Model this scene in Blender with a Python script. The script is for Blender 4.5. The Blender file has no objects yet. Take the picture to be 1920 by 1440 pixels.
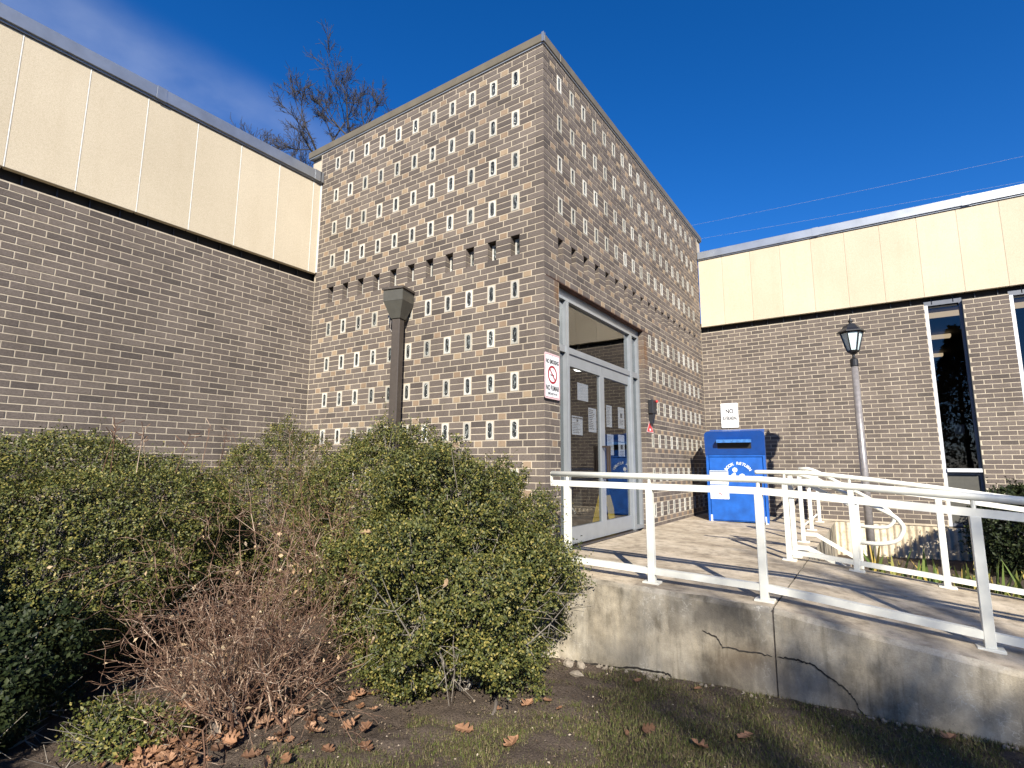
import bpy, math, random
import numpy as np
from mathutils import Vector, Matrix

RND = random.Random(11)
NP = np.random.RandomState(5)
SC = bpy.context.scene
COL = SC.collection

# ------------------------------------------------------------------ camera, sky, sun, exposure
CAM_LOC = (2.6220, -4.4526, -0.3476)
CAM_ROT = (1.7207, -0.0045, 0.5933)
FPX = 999.88                                   # focal length in pixels of a 1920 wide frame
cam_data = bpy.data.cameras.new('camera')
cam_data.sensor_width = 36.0
cam_data.lens = FPX / 1920 * 36.0
cam_data.clip_start = 0.05
cam_data.clip_end = 2000.0
cam = bpy.data.objects.new('camera', cam_data)
cam.location = CAM_LOC
cam.rotation_euler = CAM_ROT
COL.objects.link(cam)
SC.camera = cam

SUN_EL, SUN_AZ = math.radians(29.7), math.radians(35.7)      # azimuth measured from -Y towards +X
SUN = Vector((math.sin(SUN_AZ) * math.cos(SUN_EL), -math.cos(SUN_AZ) * math.cos(SUN_EL), math.sin(SUN_EL)))
SUN_STRENGTH, SKY_STRENGTH, EXPOSURE = 5.0, 0.075, 0.95

world = bpy.data.worlds.new('World')
SC.world = world
world.use_nodes = True
wt = world.node_tree
wt.nodes.clear()


def wn(t, **k):
    n = wt.nodes.new(t)
    for a, b in k.items():
        setattr(n, a, b)
    return n


w_out = wn('ShaderNodeOutputWorld')
w_bg = wn('ShaderNodeBackground')
w_sky = wn('ShaderNodeTexSky', sky_type='NISHITA')
w_sky.sun_disc = False
w_sky.sun_elevation = SUN_EL
w_sky.sun_rotation = math.atan2(SUN.x, SUN.y)
w_sky.altitude = 50
w_sky.air_density = 1.0
w_sky.dust_density = 0.0
w_sky.ozone_density = 6.0
w_bg.inputs['Strength'].default_value = SKY_STRENGTH
# deeper blue of a polarised winter sky, and a thin streak of cirrus
w_hsv = wn('ShaderNodeHueSaturation')
w_hsv.inputs['Saturation'].default_value = 1.25
w_hsv.inputs['Value'].default_value = 1.0
wt.links.new(w_sky.outputs[0], w_hsv.inputs['Color'])
w_geo = wn('ShaderNodeTexCoord')
w_noise = wn('ShaderNodeTexNoise')
w_noise.inputs['Scale'].default_value = 5.0
w_noise.inputs['Detail'].default_value = 6
w_noise.inputs['Roughness'].default_value = 0.5
w_ramp = wn('ShaderNodeValToRGB')
w_ramp.color_ramp.elements[0].position = 0.25
w_ramp.color_ramp.elements[1].position = 0.80


def w_dotnode(v):
    n = wn('ShaderNodeVectorMath', operation='DOT_PRODUCT')
    n.inputs[1].default_value = v
    wt.links.new(w_geo.outputs['Generated'], n.inputs[0])
    return n.outputs['Value']


_rm = cam.rotation_euler.to_matrix()
_d1 = (_rm @ Vector(((90 - 960) / FPX, (720 - 30) / FPX, -1))).normalized()
_d2 = (_rm @ Vector(((480 - 960) / FPX, (720 - 235) / FPX, -1))).normalized()
w_map = wn('ShaderNodeMapping')
w_map.inputs['Scale'].default_value = (1.0, 1.0, 1.8)
w_abs = wn('ShaderNodeMath', operation='ABSOLUTE')
wt.links.new(w_dotnode(_d1.cross(_d2).normalized()), w_abs.inputs[0])
w_band = wn('ShaderNodeMapRange', interpolation_type='SMOOTHERSTEP')
w_band.inputs['From Min'].default_value = 0.085
w_band.inputs['From Max'].default_value = 0.0
wt.links.new(w_abs.outputs[0], w_band.inputs['Value'])
w_end = wn('ShaderNodeMapRange', interpolation_type='SMOOTHSTEP')
w_end.inputs['From Min'].default_value = 0.86
w_end.inputs['From Max'].default_value = 1.0
wt.links.new(w_dotnode((_d1 * 0.75 + _d2 * 0.25).normalized()), w_end.inputs['Value'])
w_lobe = wn('ShaderNodeMath', operation='MULTIPLY')
wt.links.new(w_band.outputs[0], w_lobe.inputs[0])
wt.links.new(w_end.outputs[0], w_lobe.inputs[1])
w_mul = wn('ShaderNodeMath', operation='MULTIPLY')
w_mul2 = wn('ShaderNodeMath', operation='MULTIPLY')
w_mul2.inputs[1].default_value = 0.24
w_mix = wn('ShaderNodeMixRGB')
w_mix.inputs['Color2'].default_value = (9.0, 9.4, 9.8, 1)
wt.links.new(w_geo.outputs['Generated'], w_map.inputs['Vector'])
wt.links.new(w_map.outputs[0], w_noise.inputs['Vector'])
wt.links.new(w_noise.outputs['Fac'], w_ramp.inputs[0])
wt.links.new(w_ramp.outputs['Color'], w_mul.inputs[0])
wt.links.new(w_lobe.outputs[0], w_mul.inputs[1])
wt.links.new(w_mul.outputs[0], w_mul2.inputs[0])
wt.links.new(w_mul2.outputs[0], w_mix.inputs['Fac'])
w_tint = wn('ShaderNodeMixRGB', blend_type='MULTIPLY')
w_tint.inputs['Fac'].default_value = 1.0
w_tint.inputs['Color2'].default_value = (0.95, 0.90, 1.12, 1)
wt.links.new(w_hsv.outputs['Color'], w_tint.inputs['Color1'])
wt.links.new(w_tint.outputs[0], w_mix.inputs['Color1'])
wt.links.new(w_mix.outputs[0], w_bg.inputs['Color'])
wt.links.new(w_bg.outputs[0], w_out.inputs['Surface'])

sun_data = bpy.data.lights.new('sun', 'SUN')
sun_data.energy = SUN_STRENGTH
sun_data.angle = math.radians(0.53)
sun_data.color = (1.0, 0.935, 0.83)
sun = bpy.data.objects.new('sun', sun_data)
sun.rotation_euler = SUN.to_track_quat('Z', 'Y').to_euler()
sun.location = (20, -25, 20)
COL.objects.link(sun)

SC.view_settings.view_transform = 'Standard'
SC.view_settings.look = 'None'
SC.view_settings.gamma = 1
SC.view_settings.exposure = EXPOSURE
SC.view_settings.use_curve_mapping = False
SC.render.engine = 'CYCLES'
SC.cycles.max_bounces = 8
SC.cycles.transparent_max_bounces = 12
SC.cycles.caustics_reflective = False
SC.cycles.caustics_refractive = False

_cam_rm = np.array(cam.rotation_euler.to_matrix())


def project(p):
    c = (np.asarray(p, float) - np.array(CAM_LOC)) @ _cam_rm
    d = np.maximum(-c[..., 2], 1e-6)
    return np.stack([960 + FPX * c[..., 0] / d, 720 - FPX * c[..., 1] / d, -c[..., 2]], -1)


# ------------------------------------------------------------------ materials
def new_mat(name):
    m = bpy.data.materials.new(name)
    m.use_nodes = True
    nt = m.node_tree
    return m, nt, nt.nodes['Principled BSDF']


def N(nt, t, **k):
    n = nt.nodes.new(t)
    for a, b in k.items():
        if a in n.inputs and not hasattr(type(n), a):
            n.inputs[a].default_value = b
        else:
            setattr(n, a, b)
    return n


def rgba(c):
    return (c[0], c[1], c[2], 1.0)


def ramp(nt, fac, stops):
    r = nt.nodes.new('ShaderNodeValToRGB')
    e = r.color_ramp.elements
    while len(e) < len(stops):
        e.new(0.5)
    for el, (p, c) in zip(e, stops):
        el.position = p
        el.color = rgba(c)
    nt.links.new(fac, r.inputs[0])
    return r


def noise(nt, scale, detail=4, rough=0.55, vec=None, stretch=None, coord='Position'):
    n = nt.nodes.new('ShaderNodeTexNoise')
    n.inputs['Scale'].default_value = scale
    n.inputs['Detail'].default_value = detail
    n.inputs['Roughness'].default_value = rough
    if vec is None:
        if coord == 'Position':
            vec = nt.nodes.new('ShaderNodeNewGeometry').outputs['Position']
        else:
            vec = nt.nodes.new('ShaderNodeTexCoord').outputs['Object']
    if stretch:
        mp = nt.nodes.new('ShaderNodeMapping')
        mp.inputs['Scale'].default_value = stretch
        nt.links.new(vec, mp.inputs['Vector'])
        vec = mp.outputs[0]
    nt.links.new(vec, n.inputs['Vector'])
    return n


def bump(nt, bsdf, height, strength=0.3, dist=0.01):
    b = nt.nodes.new('ShaderNodeBump')
    b.inputs['Strength'].default_value = strength
    b.inputs['Distance'].default_value = dist
    nt.links.new(height, b.inputs['Height'])
    nt.links.new(b.outputs[0], bsdf.inputs['Normal'])
    return b


def simple(name, c, rough=0.6, metal=0.0, var=0.12, scale=30, bmp=0.0, spec=0.5, coat=0.0):
    m, nt, b = new_mat(name)
    b.inputs['Roughness'].default_value = rough
    b.inputs['Metallic'].default_value = metal
    b.inputs['Specular IOR Level'].default_value = spec
    b.inputs['Coat Weight'].default_value = coat
    n = noise(nt, scale, 5)
    lo = [max(0, x * (1 - var)) for x in c]
    hi = [min(1, x * (1 + var)) for x in c]
    r = ramp(nt, n.outputs['Fac'], [(0.3, lo), (0.7, hi)])
    nt.links.new(r.outputs[0], b.inputs['Base Color'])
    if bmp:
        bump(nt, b, n.outputs['Fac'], bmp, 0.005)
    return m


def weathering(nt, col):
    """broad soot and rain washing over a whole wall"""
    n1 = noise(nt, 0.75, 6, 0.62)
    n2 = noise(nt, 3.2, 5, 0.6, stretch=(1, 1, 0.16))
    r1 = ramp(nt, n1.outputs['Fac'], [(0.30, (.84, .835, .83)), (0.55, (1.0, 1.0, 1.0)), (0.75, (1.07, 1.06, 1.04))])
    r2 = ramp(nt, n2.outputs['Fac'], [(0.30, (.87, .865, .86)), (0.50, (1, 1, 1)), (0.75, (1.06, 1.06, 1.05))])
    for r in (r1, r2):
        mx = nt.nodes.new('ShaderNodeMixRGB')
        mx.blend_type = 'MULTIPLY'
        mx.inputs['Fac'].default_value = 1
        nt.links.new(col, mx.inputs['Color1'])
        nt.links.new(r.outputs[0], mx.inputs['Color2'])
        col = mx.outputs[0]
    # rust washed down from the ends of the steel lintel
    gp = nt.nodes.new('ShaderNodeNewGeometry').outputs['Position']
    nr_ = noise(nt, 22, 4, 0.6, stretch=(1, 1, 0.25))
    for c0, sc in (((0.0, .275, 1.44), (3, 9.5, 4.2)), ((0.0, 2.86, 1.28), (3, 7.5, 2.3))):
        sb = nt.nodes.new('ShaderNodeVectorMath'); sb.operation = 'SUBTRACT'; sb.inputs[1].default_value = c0
        ml = nt.nodes.new('ShaderNodeVectorMath'); ml.operation = 'MULTIPLY'; ml.inputs[1].default_value = sc
        ln_ = nt.nodes.new('ShaderNodeVectorMath'); ln_.operation = 'LENGTH'
        nt.links.new(gp, sb.inputs[0]); nt.links.new(sb.outputs[0], ml.inputs[0]); nt.links.new(ml.outputs[0], ln_.inputs[0])
        ad_ = nt.nodes.new('ShaderNodeMath'); ad_.operation = 'ADD'
        nt.links.new(ln_.outputs['Value'], ad_.inputs[0]); nt.links.new(nr_.outputs['Fac'], ad_.inputs[1])
        mr = nt.nodes.new('ShaderNodeMapRange')
        mr.inputs['From Min'].default_value = 1.35; mr.inputs['From Max'].default_value = 0.55
        mr.inputs['To Max'].default_value = 0.75
        nt.links.new(ad_.outputs[0], mr.inputs['Value'])
        mx = nt.nodes.new('ShaderNodeMixRGB')
        mx.inputs['Color2'].default_value = (.19, .095, .035, 1)
        nt.links.new(mr.outputs[0], mx.inputs['Fac']); nt.links.new(col, mx.inputs['Color1'])
        col = mx.outputs[0]
    return col


def random_mat(name, stops, rough=0.5, spec=0.4, transl=0.0, noise_amt=0.0, bmp=0.0, weather=False):
    """colour picked per mesh island and per object"""
    m, nt, b = new_mat(name)
    g = nt.nodes.new('ShaderNodeNewGeometry')
    oi = nt.nodes.new('ShaderNodeObjectInfo')
    cb = nt.nodes.new('ShaderNodeCombineXYZ')
    nt.links.new(g.outputs['Random Per Island'], cb.inputs[0])
    nt.links.new(oi.outputs['Random'], cb.inputs[1])
    wnz = nt.nodes.new('ShaderNodeTexWhiteNoise')
    wnz.noise_dimensions = '3D'
    nt.links.new(cb.outputs[0], wnz.inputs['Vector'])
    r = ramp(nt, wnz.outputs['Value'], stops)
    out = r.outputs[0]
    if noise_amt:
        n = noise(nt, 55, 6, 0.65, stretch=(1, 1, 2.2))
        rr = ramp(nt, n.outputs['Fac'], [(0.25, (1 - noise_amt,) * 3), (0.75, (1 + noise_amt,) * 3)])
        mx = nt.nodes.new('ShaderNodeMixRGB')
        mx.blend_type = 'MULTIPLY'
        mx.inputs['Fac'].default_value = 1
        nt.links.new(out, mx.inputs['Color1'])
        nt.links.new(rr.outputs[0], mx.inputs['Color2'])
        out = mx.outputs[0]
        if weather:
            out = weathering(nt, out)
        if bmp:
            n2 = noise(nt, 140, 5, 0.7, stretch=(1, 1, 1.6))
            bump(nt, b, n2.outputs['Fac'], bmp, 0.006)
    nt.links.new(out, b.inputs['Base Color'])
    b.inputs['Roughness'].default_value = rough
    b.inputs['Specular IOR Level'].default_value = spec
    if transl:
        t = nt.nodes.new('ShaderNodeBsdfTranslucent')
        nt.links.new(out, t.inputs['Color'])
        ms = nt.nodes.new('ShaderNodeMixShader')
        ms.inputs[0].default_value = transl
        nt.links.new(b.outputs[0], ms.inputs[1])
        nt.links.new(t.outputs[0], ms.inputs[2])
        nt.links.new(ms.outputs[0], nt.nodes['Material Output'].inputs['Surface'])
    return m


M = {}
M['brick'] = random_mat('brown brick', [(0.0, (.088, .074, .065)), (0.12, (.110, .091, .079)), (0.45, (.130, .107, .092)),
                                        (0.8, (.147, .122, .104)), (1.0, (.172, .142, .119))], 0.85, 0.25, 0, 0.34, 0.8, True)
M['buff'] = random_mat('buff brick', [(0.0, (.23, .168, .115)), (0.5, (.275, .20, .137)), (1.0, (.32, .245, .162))], 0.85, 0.2, 0, 0.16, 0.5, True)


def mortar_mat():
    m, nt, b = new_mat('mortar')
    n = noise(nt, 9, 6, 0.6)
    n2 = noise(nt, 160, 3, 0.6)
    r = ramp(nt, n.outputs['Fac'], [(0.25, (.37, .315, .235)), (0.6, (.50, .435, .335)), (0.8, (.57, .51, .41))])
    nt.links.new(weathering(nt, r.outputs[0]), b.inputs['Base Color'])
    b.inputs['Roughness'].default_value = 0.95
    b.inputs['Specular IOR Level'].default_value = 0.1
    bump(nt, b, n2.outputs['Fac'], 0.5, 0.004)
    return m


M['mortar'] = mortar_mat()


def panel_mat():
    m, nt, b = new_mat('exposed aggregate panel')
    big = noise(nt, 0.9, 5, 0.6)
    fine = noise(nt, 260, 2, 0.6)
    oi = nt.nodes.new('ShaderNodeObjectInfo')
    r1 = ramp(nt, big.outputs['Fac'], [(0.3, (.525, .455, .340)), (0.7, (.58, .508, .385))])
    r2 = ramp(nt, fine.outputs['Fac'], [(0.32, (.74, .72, .67)), (0.60, (1.07, 1.07, 1.07))])
    r3 = ramp(nt, oi.outputs['Random'], [(0.0, (.94, .94, .935)), (1.0, (1.02, 1.02, 1.02))])
    mx = nt.nodes.new('ShaderNodeMixRGB'); mx.blend_type = 'MULTIPLY'; mx.inputs['Fac'].default_value = 1
    mx2 = nt.nodes.new('ShaderNodeMixRGB'); mx2.blend_type = 'MULTIPLY'; mx2.inputs['Fac'].default_value = 1
    nt.links.new(r1.outputs[0], mx.inputs['Color1']); nt.links.new(r2.outputs[0], mx.inputs['Color2'])
    nt.links.new(mx.outputs[0], mx2.inputs['Color1']); nt.links.new(r3.outputs[0], mx2.inputs['Color2'])
    st = noise(nt, 3.0, 5, 0.6, stretch=(2.2, 2.2, 0.22))
    r4 = ramp(nt, st.outputs['Fac'], [(0.30, (.965, .96, .95)), (0.50, (1, 1, 1))])
    mx3 = nt.nodes.new('ShaderNodeMixRGB'); mx3.blend_type = 'MULTIPLY'; mx3.inputs['Fac'].default_value = 1
    nt.links.new(mx2.outputs[0], mx3.inputs['Color1']); nt.links.new(r4.outputs[0], mx3.inputs['Color2'])
    nt.links.new(mx3.outputs[0], b.inputs['Base Color'])
    b.inputs['Roughness'].default_value = 0.9
    b.inputs['Specular IOR Level'].default_value = 0.15
    bump(nt, b, fine.outputs['Fac'], 0.35, 0.004)
    return m


M['panel'] = panel_mat()
M['batten'] = simple('white joint strip', (.70, .68, .62), 0.6)
M['coping'] = simple('galvanised coping', (.36, .38, .40), 0.42, 0.75, 0.12, 5)
M['cap'] = simple('olive parapet cap', (.150, .128, .088), 0.5, 0.1, 0.15, 4)
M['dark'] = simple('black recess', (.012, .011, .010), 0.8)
M['alu'] = simple('anodised aluminium', (.34, .365, .385), 0.32, 0.45, 0.06, 8)
M['alu_white'] = simple('pale window frame', (.62, .63, .64), 0.4, 0.2, 0.05, 8)
M['frame_shade'] = simple('window frame in painted shade', (.12, .13, .15), 0.45, 0.3, 0.08, 8)  # jamb shadow painted into the colour of every bar but the left one
M['rust'] = simple('rusty lintel steel', (.075, .035, .022), 0.8, 0.2, 0.6, 14, 0.4)
M['roof'] = simple('roof gravel', (.22, .21, .20), 0.9, 0, 0.2, 40)
M['gframe'] = random_mat('white grout surround', [(0.0, (.36, .345, .295)), (0.5, (.47, .455, .40)), (1.0, (.55, .54, .49))], 0.85, 0.2, 0, 0.22, 0.3, True)


def glass_block_mat():
    m, nt, b = new_mat('old wavy glass')
    n = noise(nt, 38, 4, 0.6, stretch=(1, 1, 0.45))
    r = ramp(nt, n.outputs['Fac'], [(0.44, (.010, .012, .012)), (0.57, (.07, .08, .078)), (0.70, (.34, .36, .34))])
    nt.links.new(r.outputs[0], b.inputs['Base Color'])
    b.inputs['Roughness'].default_value = 0.12
    b.inputs['IOR'].default_value = 1.6
    n2 = noise(nt, 70, 3, 0.5)
    bump(nt, b, n2.outputs['Fac'], 0.8, 0.02)
    return m


M['gpane'] = glass_block_mat()


def glass_mat(name, tint, ior=1.75, rough=0.0):
    m, nt, b = new_mat(name)
    tr = nt.nodes.new('ShaderNodeBsdfTransparent')
    tr.inputs[0].default_value = rgba(tint)
    gl = nt.nodes.new('ShaderNodeBsdfGlossy')
    gl.inputs['Roughness'].default_value = rough
    n = noise(nt, 1.6, 2, 0.5)
    bp = nt.nodes.new('ShaderNodeBump')
    bp.inputs['Strength'].default_value = 0.006
    bp.inputs['Distance'].default_value = 0.2
    nt.links.new(n.outputs['Fac'], bp.inputs['Height'])
    nt.links.new(bp.outputs[0], gl.inputs['Normal'])
    fr = nt.nodes.new('ShaderNodeFresnel')
    fr.inputs['IOR'].default_value = ior
    ms = nt.nodes.new('ShaderNodeMixShader')
    bf = nt.nodes.new('ShaderNodeMath')
    bf.operation = 'MULTIPLY_ADD'
    bf.inputs[1].default_value = -1
    bf.inputs[2].default_value = 1
    nt.links.new(nt.nodes.new('ShaderNodeNewGeometry').outputs['Backfacing'], bf.inputs[0])
    fm_ = nt.nodes.new('ShaderNodeMath')
    fm_.operation = 'MULTIPLY'
    nt.links.new(fr.outputs[0], fm_.inputs[0])
    nt.links.new(bf.outputs[0], fm_.inputs[1])
    nt.links.new(fm_.outputs[0], ms.inputs[0])
    nt.links.new(tr.outputs[0], ms.inputs[1])
    nt.links.new(gl.outputs[0], ms.inputs[2])
    nt.links.new(ms.outputs[0], nt.nodes['Material Output'].inputs['Surface'])
    return m


M['glass'] = glass_mat('door glass', (.78, .80, .80), 2.3)
M['glass_win'] = glass_mat('window glass', (.72, .74, .75), 1.7)
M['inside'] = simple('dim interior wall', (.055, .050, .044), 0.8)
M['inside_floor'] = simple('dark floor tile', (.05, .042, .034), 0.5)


def concrete(name, c0, c1, c2, streak=False, top=False):
    m, nt, b = new_mat(name)
    big = noise(nt, 2.1 if not top else 3.0, 8, 0.62)
    med = noise(nt, 11, 6, 0.65, stretch=(1, 1, 0.35) if streak else None)
    fine = noise(nt, 130, 3, 0.6)
    r1 = ramp(nt, big.outputs['Fac'], [(0.36, c0), (0.50, c1), (0.64, c2)])
    r2 = ramp(nt, med.outputs['Fac'], [(0.30, (.55, .54, .52)), (0.48, (1, 1, 1)), (0.70, (1.22, 1.21, 1.18))])
    r3 = ramp(nt, fine.outputs['Fac'], [(0.3, (.86, .86, .86)), (0.7, (1.10, 1.10, 1.10))])
    mx = nt.nodes.new('ShaderNodeMixRGB'); mx.blend_type = 'MULTIPLY'; mx.inputs['Fac'].default_value = 1
    mx2 = nt.nodes.new('ShaderNodeMixRGB'); mx2.blend_type = 'MULTIPLY'; mx2.inputs['Fac'].default_value = 1
    nt.links.new(r1.outputs[0], mx.inputs['Color1']); nt.links.new(r2.outputs[0], mx.inputs['Color2'])
    nt.links.new(mx.outputs[0], mx2.inputs['Color1']); nt.links.new(r3.outputs[0], mx2.inputs['Color2'])
    out = mx2.outputs[0]
    if streak:
        dr_ = noise(nt, 26, 4, 0.6, stretch=(1, 1, 0.07))
        rd_ = ramp(nt, dr_.outputs['Fac'], [(0.30, (.72, .71, .68)), (0.44, (1, 1, 1)), (0.66, (1.08, 1.07, 1.05))])
        pit = noise(nt, 60, 3, 0.75)
        rp_ = ramp(nt, pit.outputs['Fac'], [(0.27, (.45, .44, .42)), (0.36, (1, 1, 1))])
        for r_ in (rd_, rp_):
            mq = nt.nodes.new('ShaderNodeMixRGB'); mq.blend_type = 'MULTIPLY'; mq.inputs['Fac'].default_value = .85
            nt.links.new(out, mq.inputs['Color1']); nt.links.new(r_.outputs[0], mq.inputs['Color2'])
            out = mq.outputs[0]
        gp_ = nt.nodes.new('ShaderNodeNewGeometry').outputs['Position']
        nq_ = noise(nt, 9, 5, 0.65, stretch=(1, 1, 0.3))
        for c0, sc, colr, amt in (((1.86, -.55, -1.60), (2.4, 1, 5.5), (.085, .062, .040), .8), ((2.1, -.55, -1.68), (2.2, 1, 6.5), (.15, .145, .14), .55),
                                  ((1.62, -.55, -1.38), (2.6, 1, 4.5), (.11, .10, .085), .55), ((.95, -.55, -1.72), (2.0, 1, 7), (.16, .15, .13), .6)):
            sb = nt.nodes.new('ShaderNodeVectorMath'); sb.operation = 'SUBTRACT'; sb.inputs[1].default_value = c0
            ml_ = nt.nodes.new('ShaderNodeVectorMath'); ml_.operation = 'MULTIPLY'; ml_.inputs[1].default_value = sc
            le_ = nt.nodes.new('ShaderNodeVectorMath'); le_.operation = 'LENGTH'
            nt.links.new(gp_, sb.inputs[0]); nt.links.new(sb.outputs[0], ml_.inputs[0]); nt.links.new(ml_.outputs[0], le_.inputs[0])
            aq_ = nt.nodes.new('ShaderNodeMath'); aq_.operation = 'ADD'
            nt.links.new(le_.outputs['Value'], aq_.inputs[0]); nt.links.new(nq_.outputs['Fac'], aq_.inputs[1])
            mr_ = nt.nodes.new('ShaderNodeMapRange')
            mr_.inputs['From Min'].default_value = 1.4; mr_.inputs['From Max'].default_value = 0.6; mr_.inputs['To Max'].default_value = amt
            nt.links.new(aq_.outputs[0], mr_.inputs['Value'])
            mq = nt.nodes.new('ShaderNodeMixRGB'); mq.inputs['Color2'].default_value = rgba(colr)
            nt.links.new(mr_.outputs[0], mq.inputs['Fac']); nt.links.new(out, mq.inputs['Color1'])
            out = mq.outputs[0]
        # pale lime bloom and hairline crazing
        vor = nt.nodes.new('ShaderNodeTexVoronoi')
        vor.feature = 'DISTANCE_TO_EDGE'
        vor.inputs['Scale'].default_value = 4.2
        gpos = nt.nodes.new('ShaderNodeNewGeometry').outputs['Position']
        wz = noise(nt, 5.5, 5, 0.6)
        sub = nt.nodes.new('ShaderNodeVectorMath'); sub.operation = 'MULTIPLY_ADD'
        sub.inputs[1].default_value = (.55, .55, .55)
        nt.links.new(wz.outputs['Color'], sub.inputs[0]); nt.links.new(gpos, sub.inputs[2])
        nt.links.new(sub.outputs[0], vor.inputs['Vector'])
        lim = noise(nt, 3.4, 5, 0.6, stretch=(1.4, 1.4, 0.5))
        rl = ramp(nt, lim.outputs['Fac'], [(0.47, (0, 0, 0)), (0.68, (1, 1, 1))])
        rv = ramp(nt, vor.outputs['Distance'], [(0.0, (1, 1, 1)), (0.022, (0, 0, 0))])
        ml = nt.nodes.new('ShaderNodeMath'); ml.operation = 'MULTIPLY'
        nt.links.new(rv.outputs[0], ml.inputs[0]); nt.links.new(rl.outputs[0], ml.inputs[1])
        m3 = nt.nodes.new('ShaderNodeMath'); m3.operation = 'MULTIPLY'
        m3.inputs[1].default_value = 0.32
        nt.links.new(rl.outputs[0], m3.inputs[0])
        ad = nt.nodes.new('ShaderNodeMath'); ad.operation = 'MULTIPLY_ADD'; ad.use_clamp = True
        ad.inputs[1].default_value = 0.75
        nt.links.new(ml.outputs[0], ad.inputs[0]); nt.links.new(m3.outputs[0], ad.inputs[2])
        mx4 = nt.nodes.new('ShaderNodeMixRGB')
        mx4.inputs['Color2'].default_value = (.50, .47, .40, 1)
        nt.links.new(ad.outputs[0], mx4.inputs['Fac'])
        nt.links.new(out, mx4.inputs['Color1'])
        out = mx4.outputs[0]
    nt.links.new(out, b.inputs['Base Color'])
    b.inputs['Roughness'].default_value = 0.9
    b.inputs['Specular IOR Level'].default_value = 0.2
    bump(nt, b, fine.outputs['Fac'], 0.35, 0.006)
    return m


M['conc_top'] = concrete('worn walkway concrete', (.31, .255, .185), (.43, .36, .265), (.51, .435, .33), top=True)
M['conc_wall'] = concrete('stained retaining concrete', (.115, .100, .077), (.28, .245, .185), (.43, .38, .295), streak=True)
M['rib'] = concrete('ribbed base concrete', (.36, .30, .21), (.47, .40, .29), (.55, .48, .36))
M['crack'] = simple('open crack', (.022, .018, .014), 0.95)
M['joint'] = simple('joint filler', (.075, .062, .05), 0.9, 0, 0.5, 40)
M['rail'] = simple('cream rail paint', (.66, .65, .57), 0.45, 0, 0.12, 7, 0.05)
M['bronze'] = simple('dark bronze paint', (.078, .075, .062), 0.45, 0.1, 0.10, 20)
M['post_bronze'] = simple('bronze lamp post', (.080, .066, .054), 0.4, 0.2, 0.10, 20)
M['iron'] = simple('black iron', (.015, .015, .016), 0.4)
M['pole'] = simple('weathered grey pole', (.27, .25, .24), 0.35, 0.35, 0.25, 20)
M['lens'] = simple('frosted lantern glass', (.56, .68, .68), 0.35, 0, 0.05, 10)
M['blue'] = simple('blue painted steel', (.008, .085, .36), 0.38, 0, 0.24, 6, 0.04)
M['blue_dark'] = simple('blue sloped hood', (.005, .048, .22), 0.3, 0, 0.10, 9)
M['blue_slot'] = simple('worn pale blue shelf', (.05, .17, .45), 0.4, 0, 0.3, 30)
M['white'] = simple('sign white', (.80, .80, .80), 0.4, 0, 0.03)
M['sticker'] = simple('sticker white', (.78, .80, .82), 0.5, 0, 0.03)
M['black'] = simple('sign black', (.02, .02, .022), 0.5)
M['navy'] = simple('sticker navy', (.02, .06, .14), 0.5)
M['red'] = simple('sign red', (.33, .010, .022), 0.45)
M['pink'] = simple('faded pink edge', (.62, .42, .42), 0.5)
M['redtri'] = simple('red triangular sign', (.58, .05, .045), 0.45)
M['paper'] = simple('paper notice', (.62, .63, .70), 0.8, 0, 0.05, 20)
M['paper_ink'] = simple('paper ink', (.12, .12, .14), 0.8)
M['yellow'] = simple('yellow floor sign', (.62, .44, .02), 0.5)
M['black_plastic'] = simple('black plastic', (.018, .019, .022), 0.45)
M['brown_metal'] = simple('dark bronze handle', (.075, .055, .042), 0.35, 0.5)
M['wood_dark'] = simple('shrub wood', (.12, .10, .08), 0.85, 0, 0.3, 60, 0.3)
M['twig_grey'] = simple('grey twig', (.21, .185, .15), 0.85, 0, 0.3, 60)
M['bark'] = simple('tree bark', (.042, .037, .034), 0.9, 0, 0.4, 12, 0.4)
M['wire'] = simple('power cable', (.30, .30, .31), 0.6)
M['stone'] = simple('pale rubble', (.23, .195, .15), 0.9, 0, 0.2, 40, 0.4)
M['leaf'] = random_mat('evergreen leaf', [(0.0, (.026, .036, .010)), (0.35, (.066, .078, .020)), (0.75, (.120, .124, .031)),
                                          (0.95, (.225, .190, .048)), (1.0, (.28, .23, .07))], 0.5, 0.28, 0.10)
M['leaf_shaded'] = random_mat('evergreen leaf with shade darkened in', [(0.0, (.008, .014, .005)), (0.6, (.018, .028, .009)), (1.0, (.045, .055, .018))], 0.55, 0.2, 0.08)  # leaf colour darkened to hold the black shade on these shrubs
M['leaf_yellow'] = random_mat('yellowish evergreen leaf', [(0.0, (.023, .033, .010)), (0.35, (.062, .073, .019)), (0.75, (.114, .116, .029)),
                                                           (0.96, (.225, .190, .048)), (1.0, (.29, .235, .07))], 0.5, 0.28, 0.10)
M['twig_red'] = random_mat('dry reddish twig', [(0.0, (.070, .036, .024)), (0.5, (.150, .086, .056)), (0.85, (.25, .165, .11)), (1.0, (.46, .36, .27))], 0.8, 0.2)
M['dry'] = random_mat('dry oak leaf', [(0.0, (.11, .060, .035)), (0.4, (.22, .115, .062)), (0.8, (.33, .18, .10)), (1.0, (.46, .29, .18))], 0.65, 0.3, 0.15, 0.25, 0.3)
M['dry_pale'] = random_mat('pale dry leaf', [(0.0, (.34, .22, .12)), (0.6, (.50, .36, .22)), (1.0, (.62, .50, .33))], 0.7, 0.25, 0.2)
M['grass'] = random_mat('short winter grass', [(0.0, (.075, .060, .030)), (0.28, (.19, .145, .078)), (0.46, (.105, .112, .030)),
                                               (0.8, (.112, .145, .032)), (1.0, (.32, .26, .15))], 0.7, 0.2, 0.25)
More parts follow.
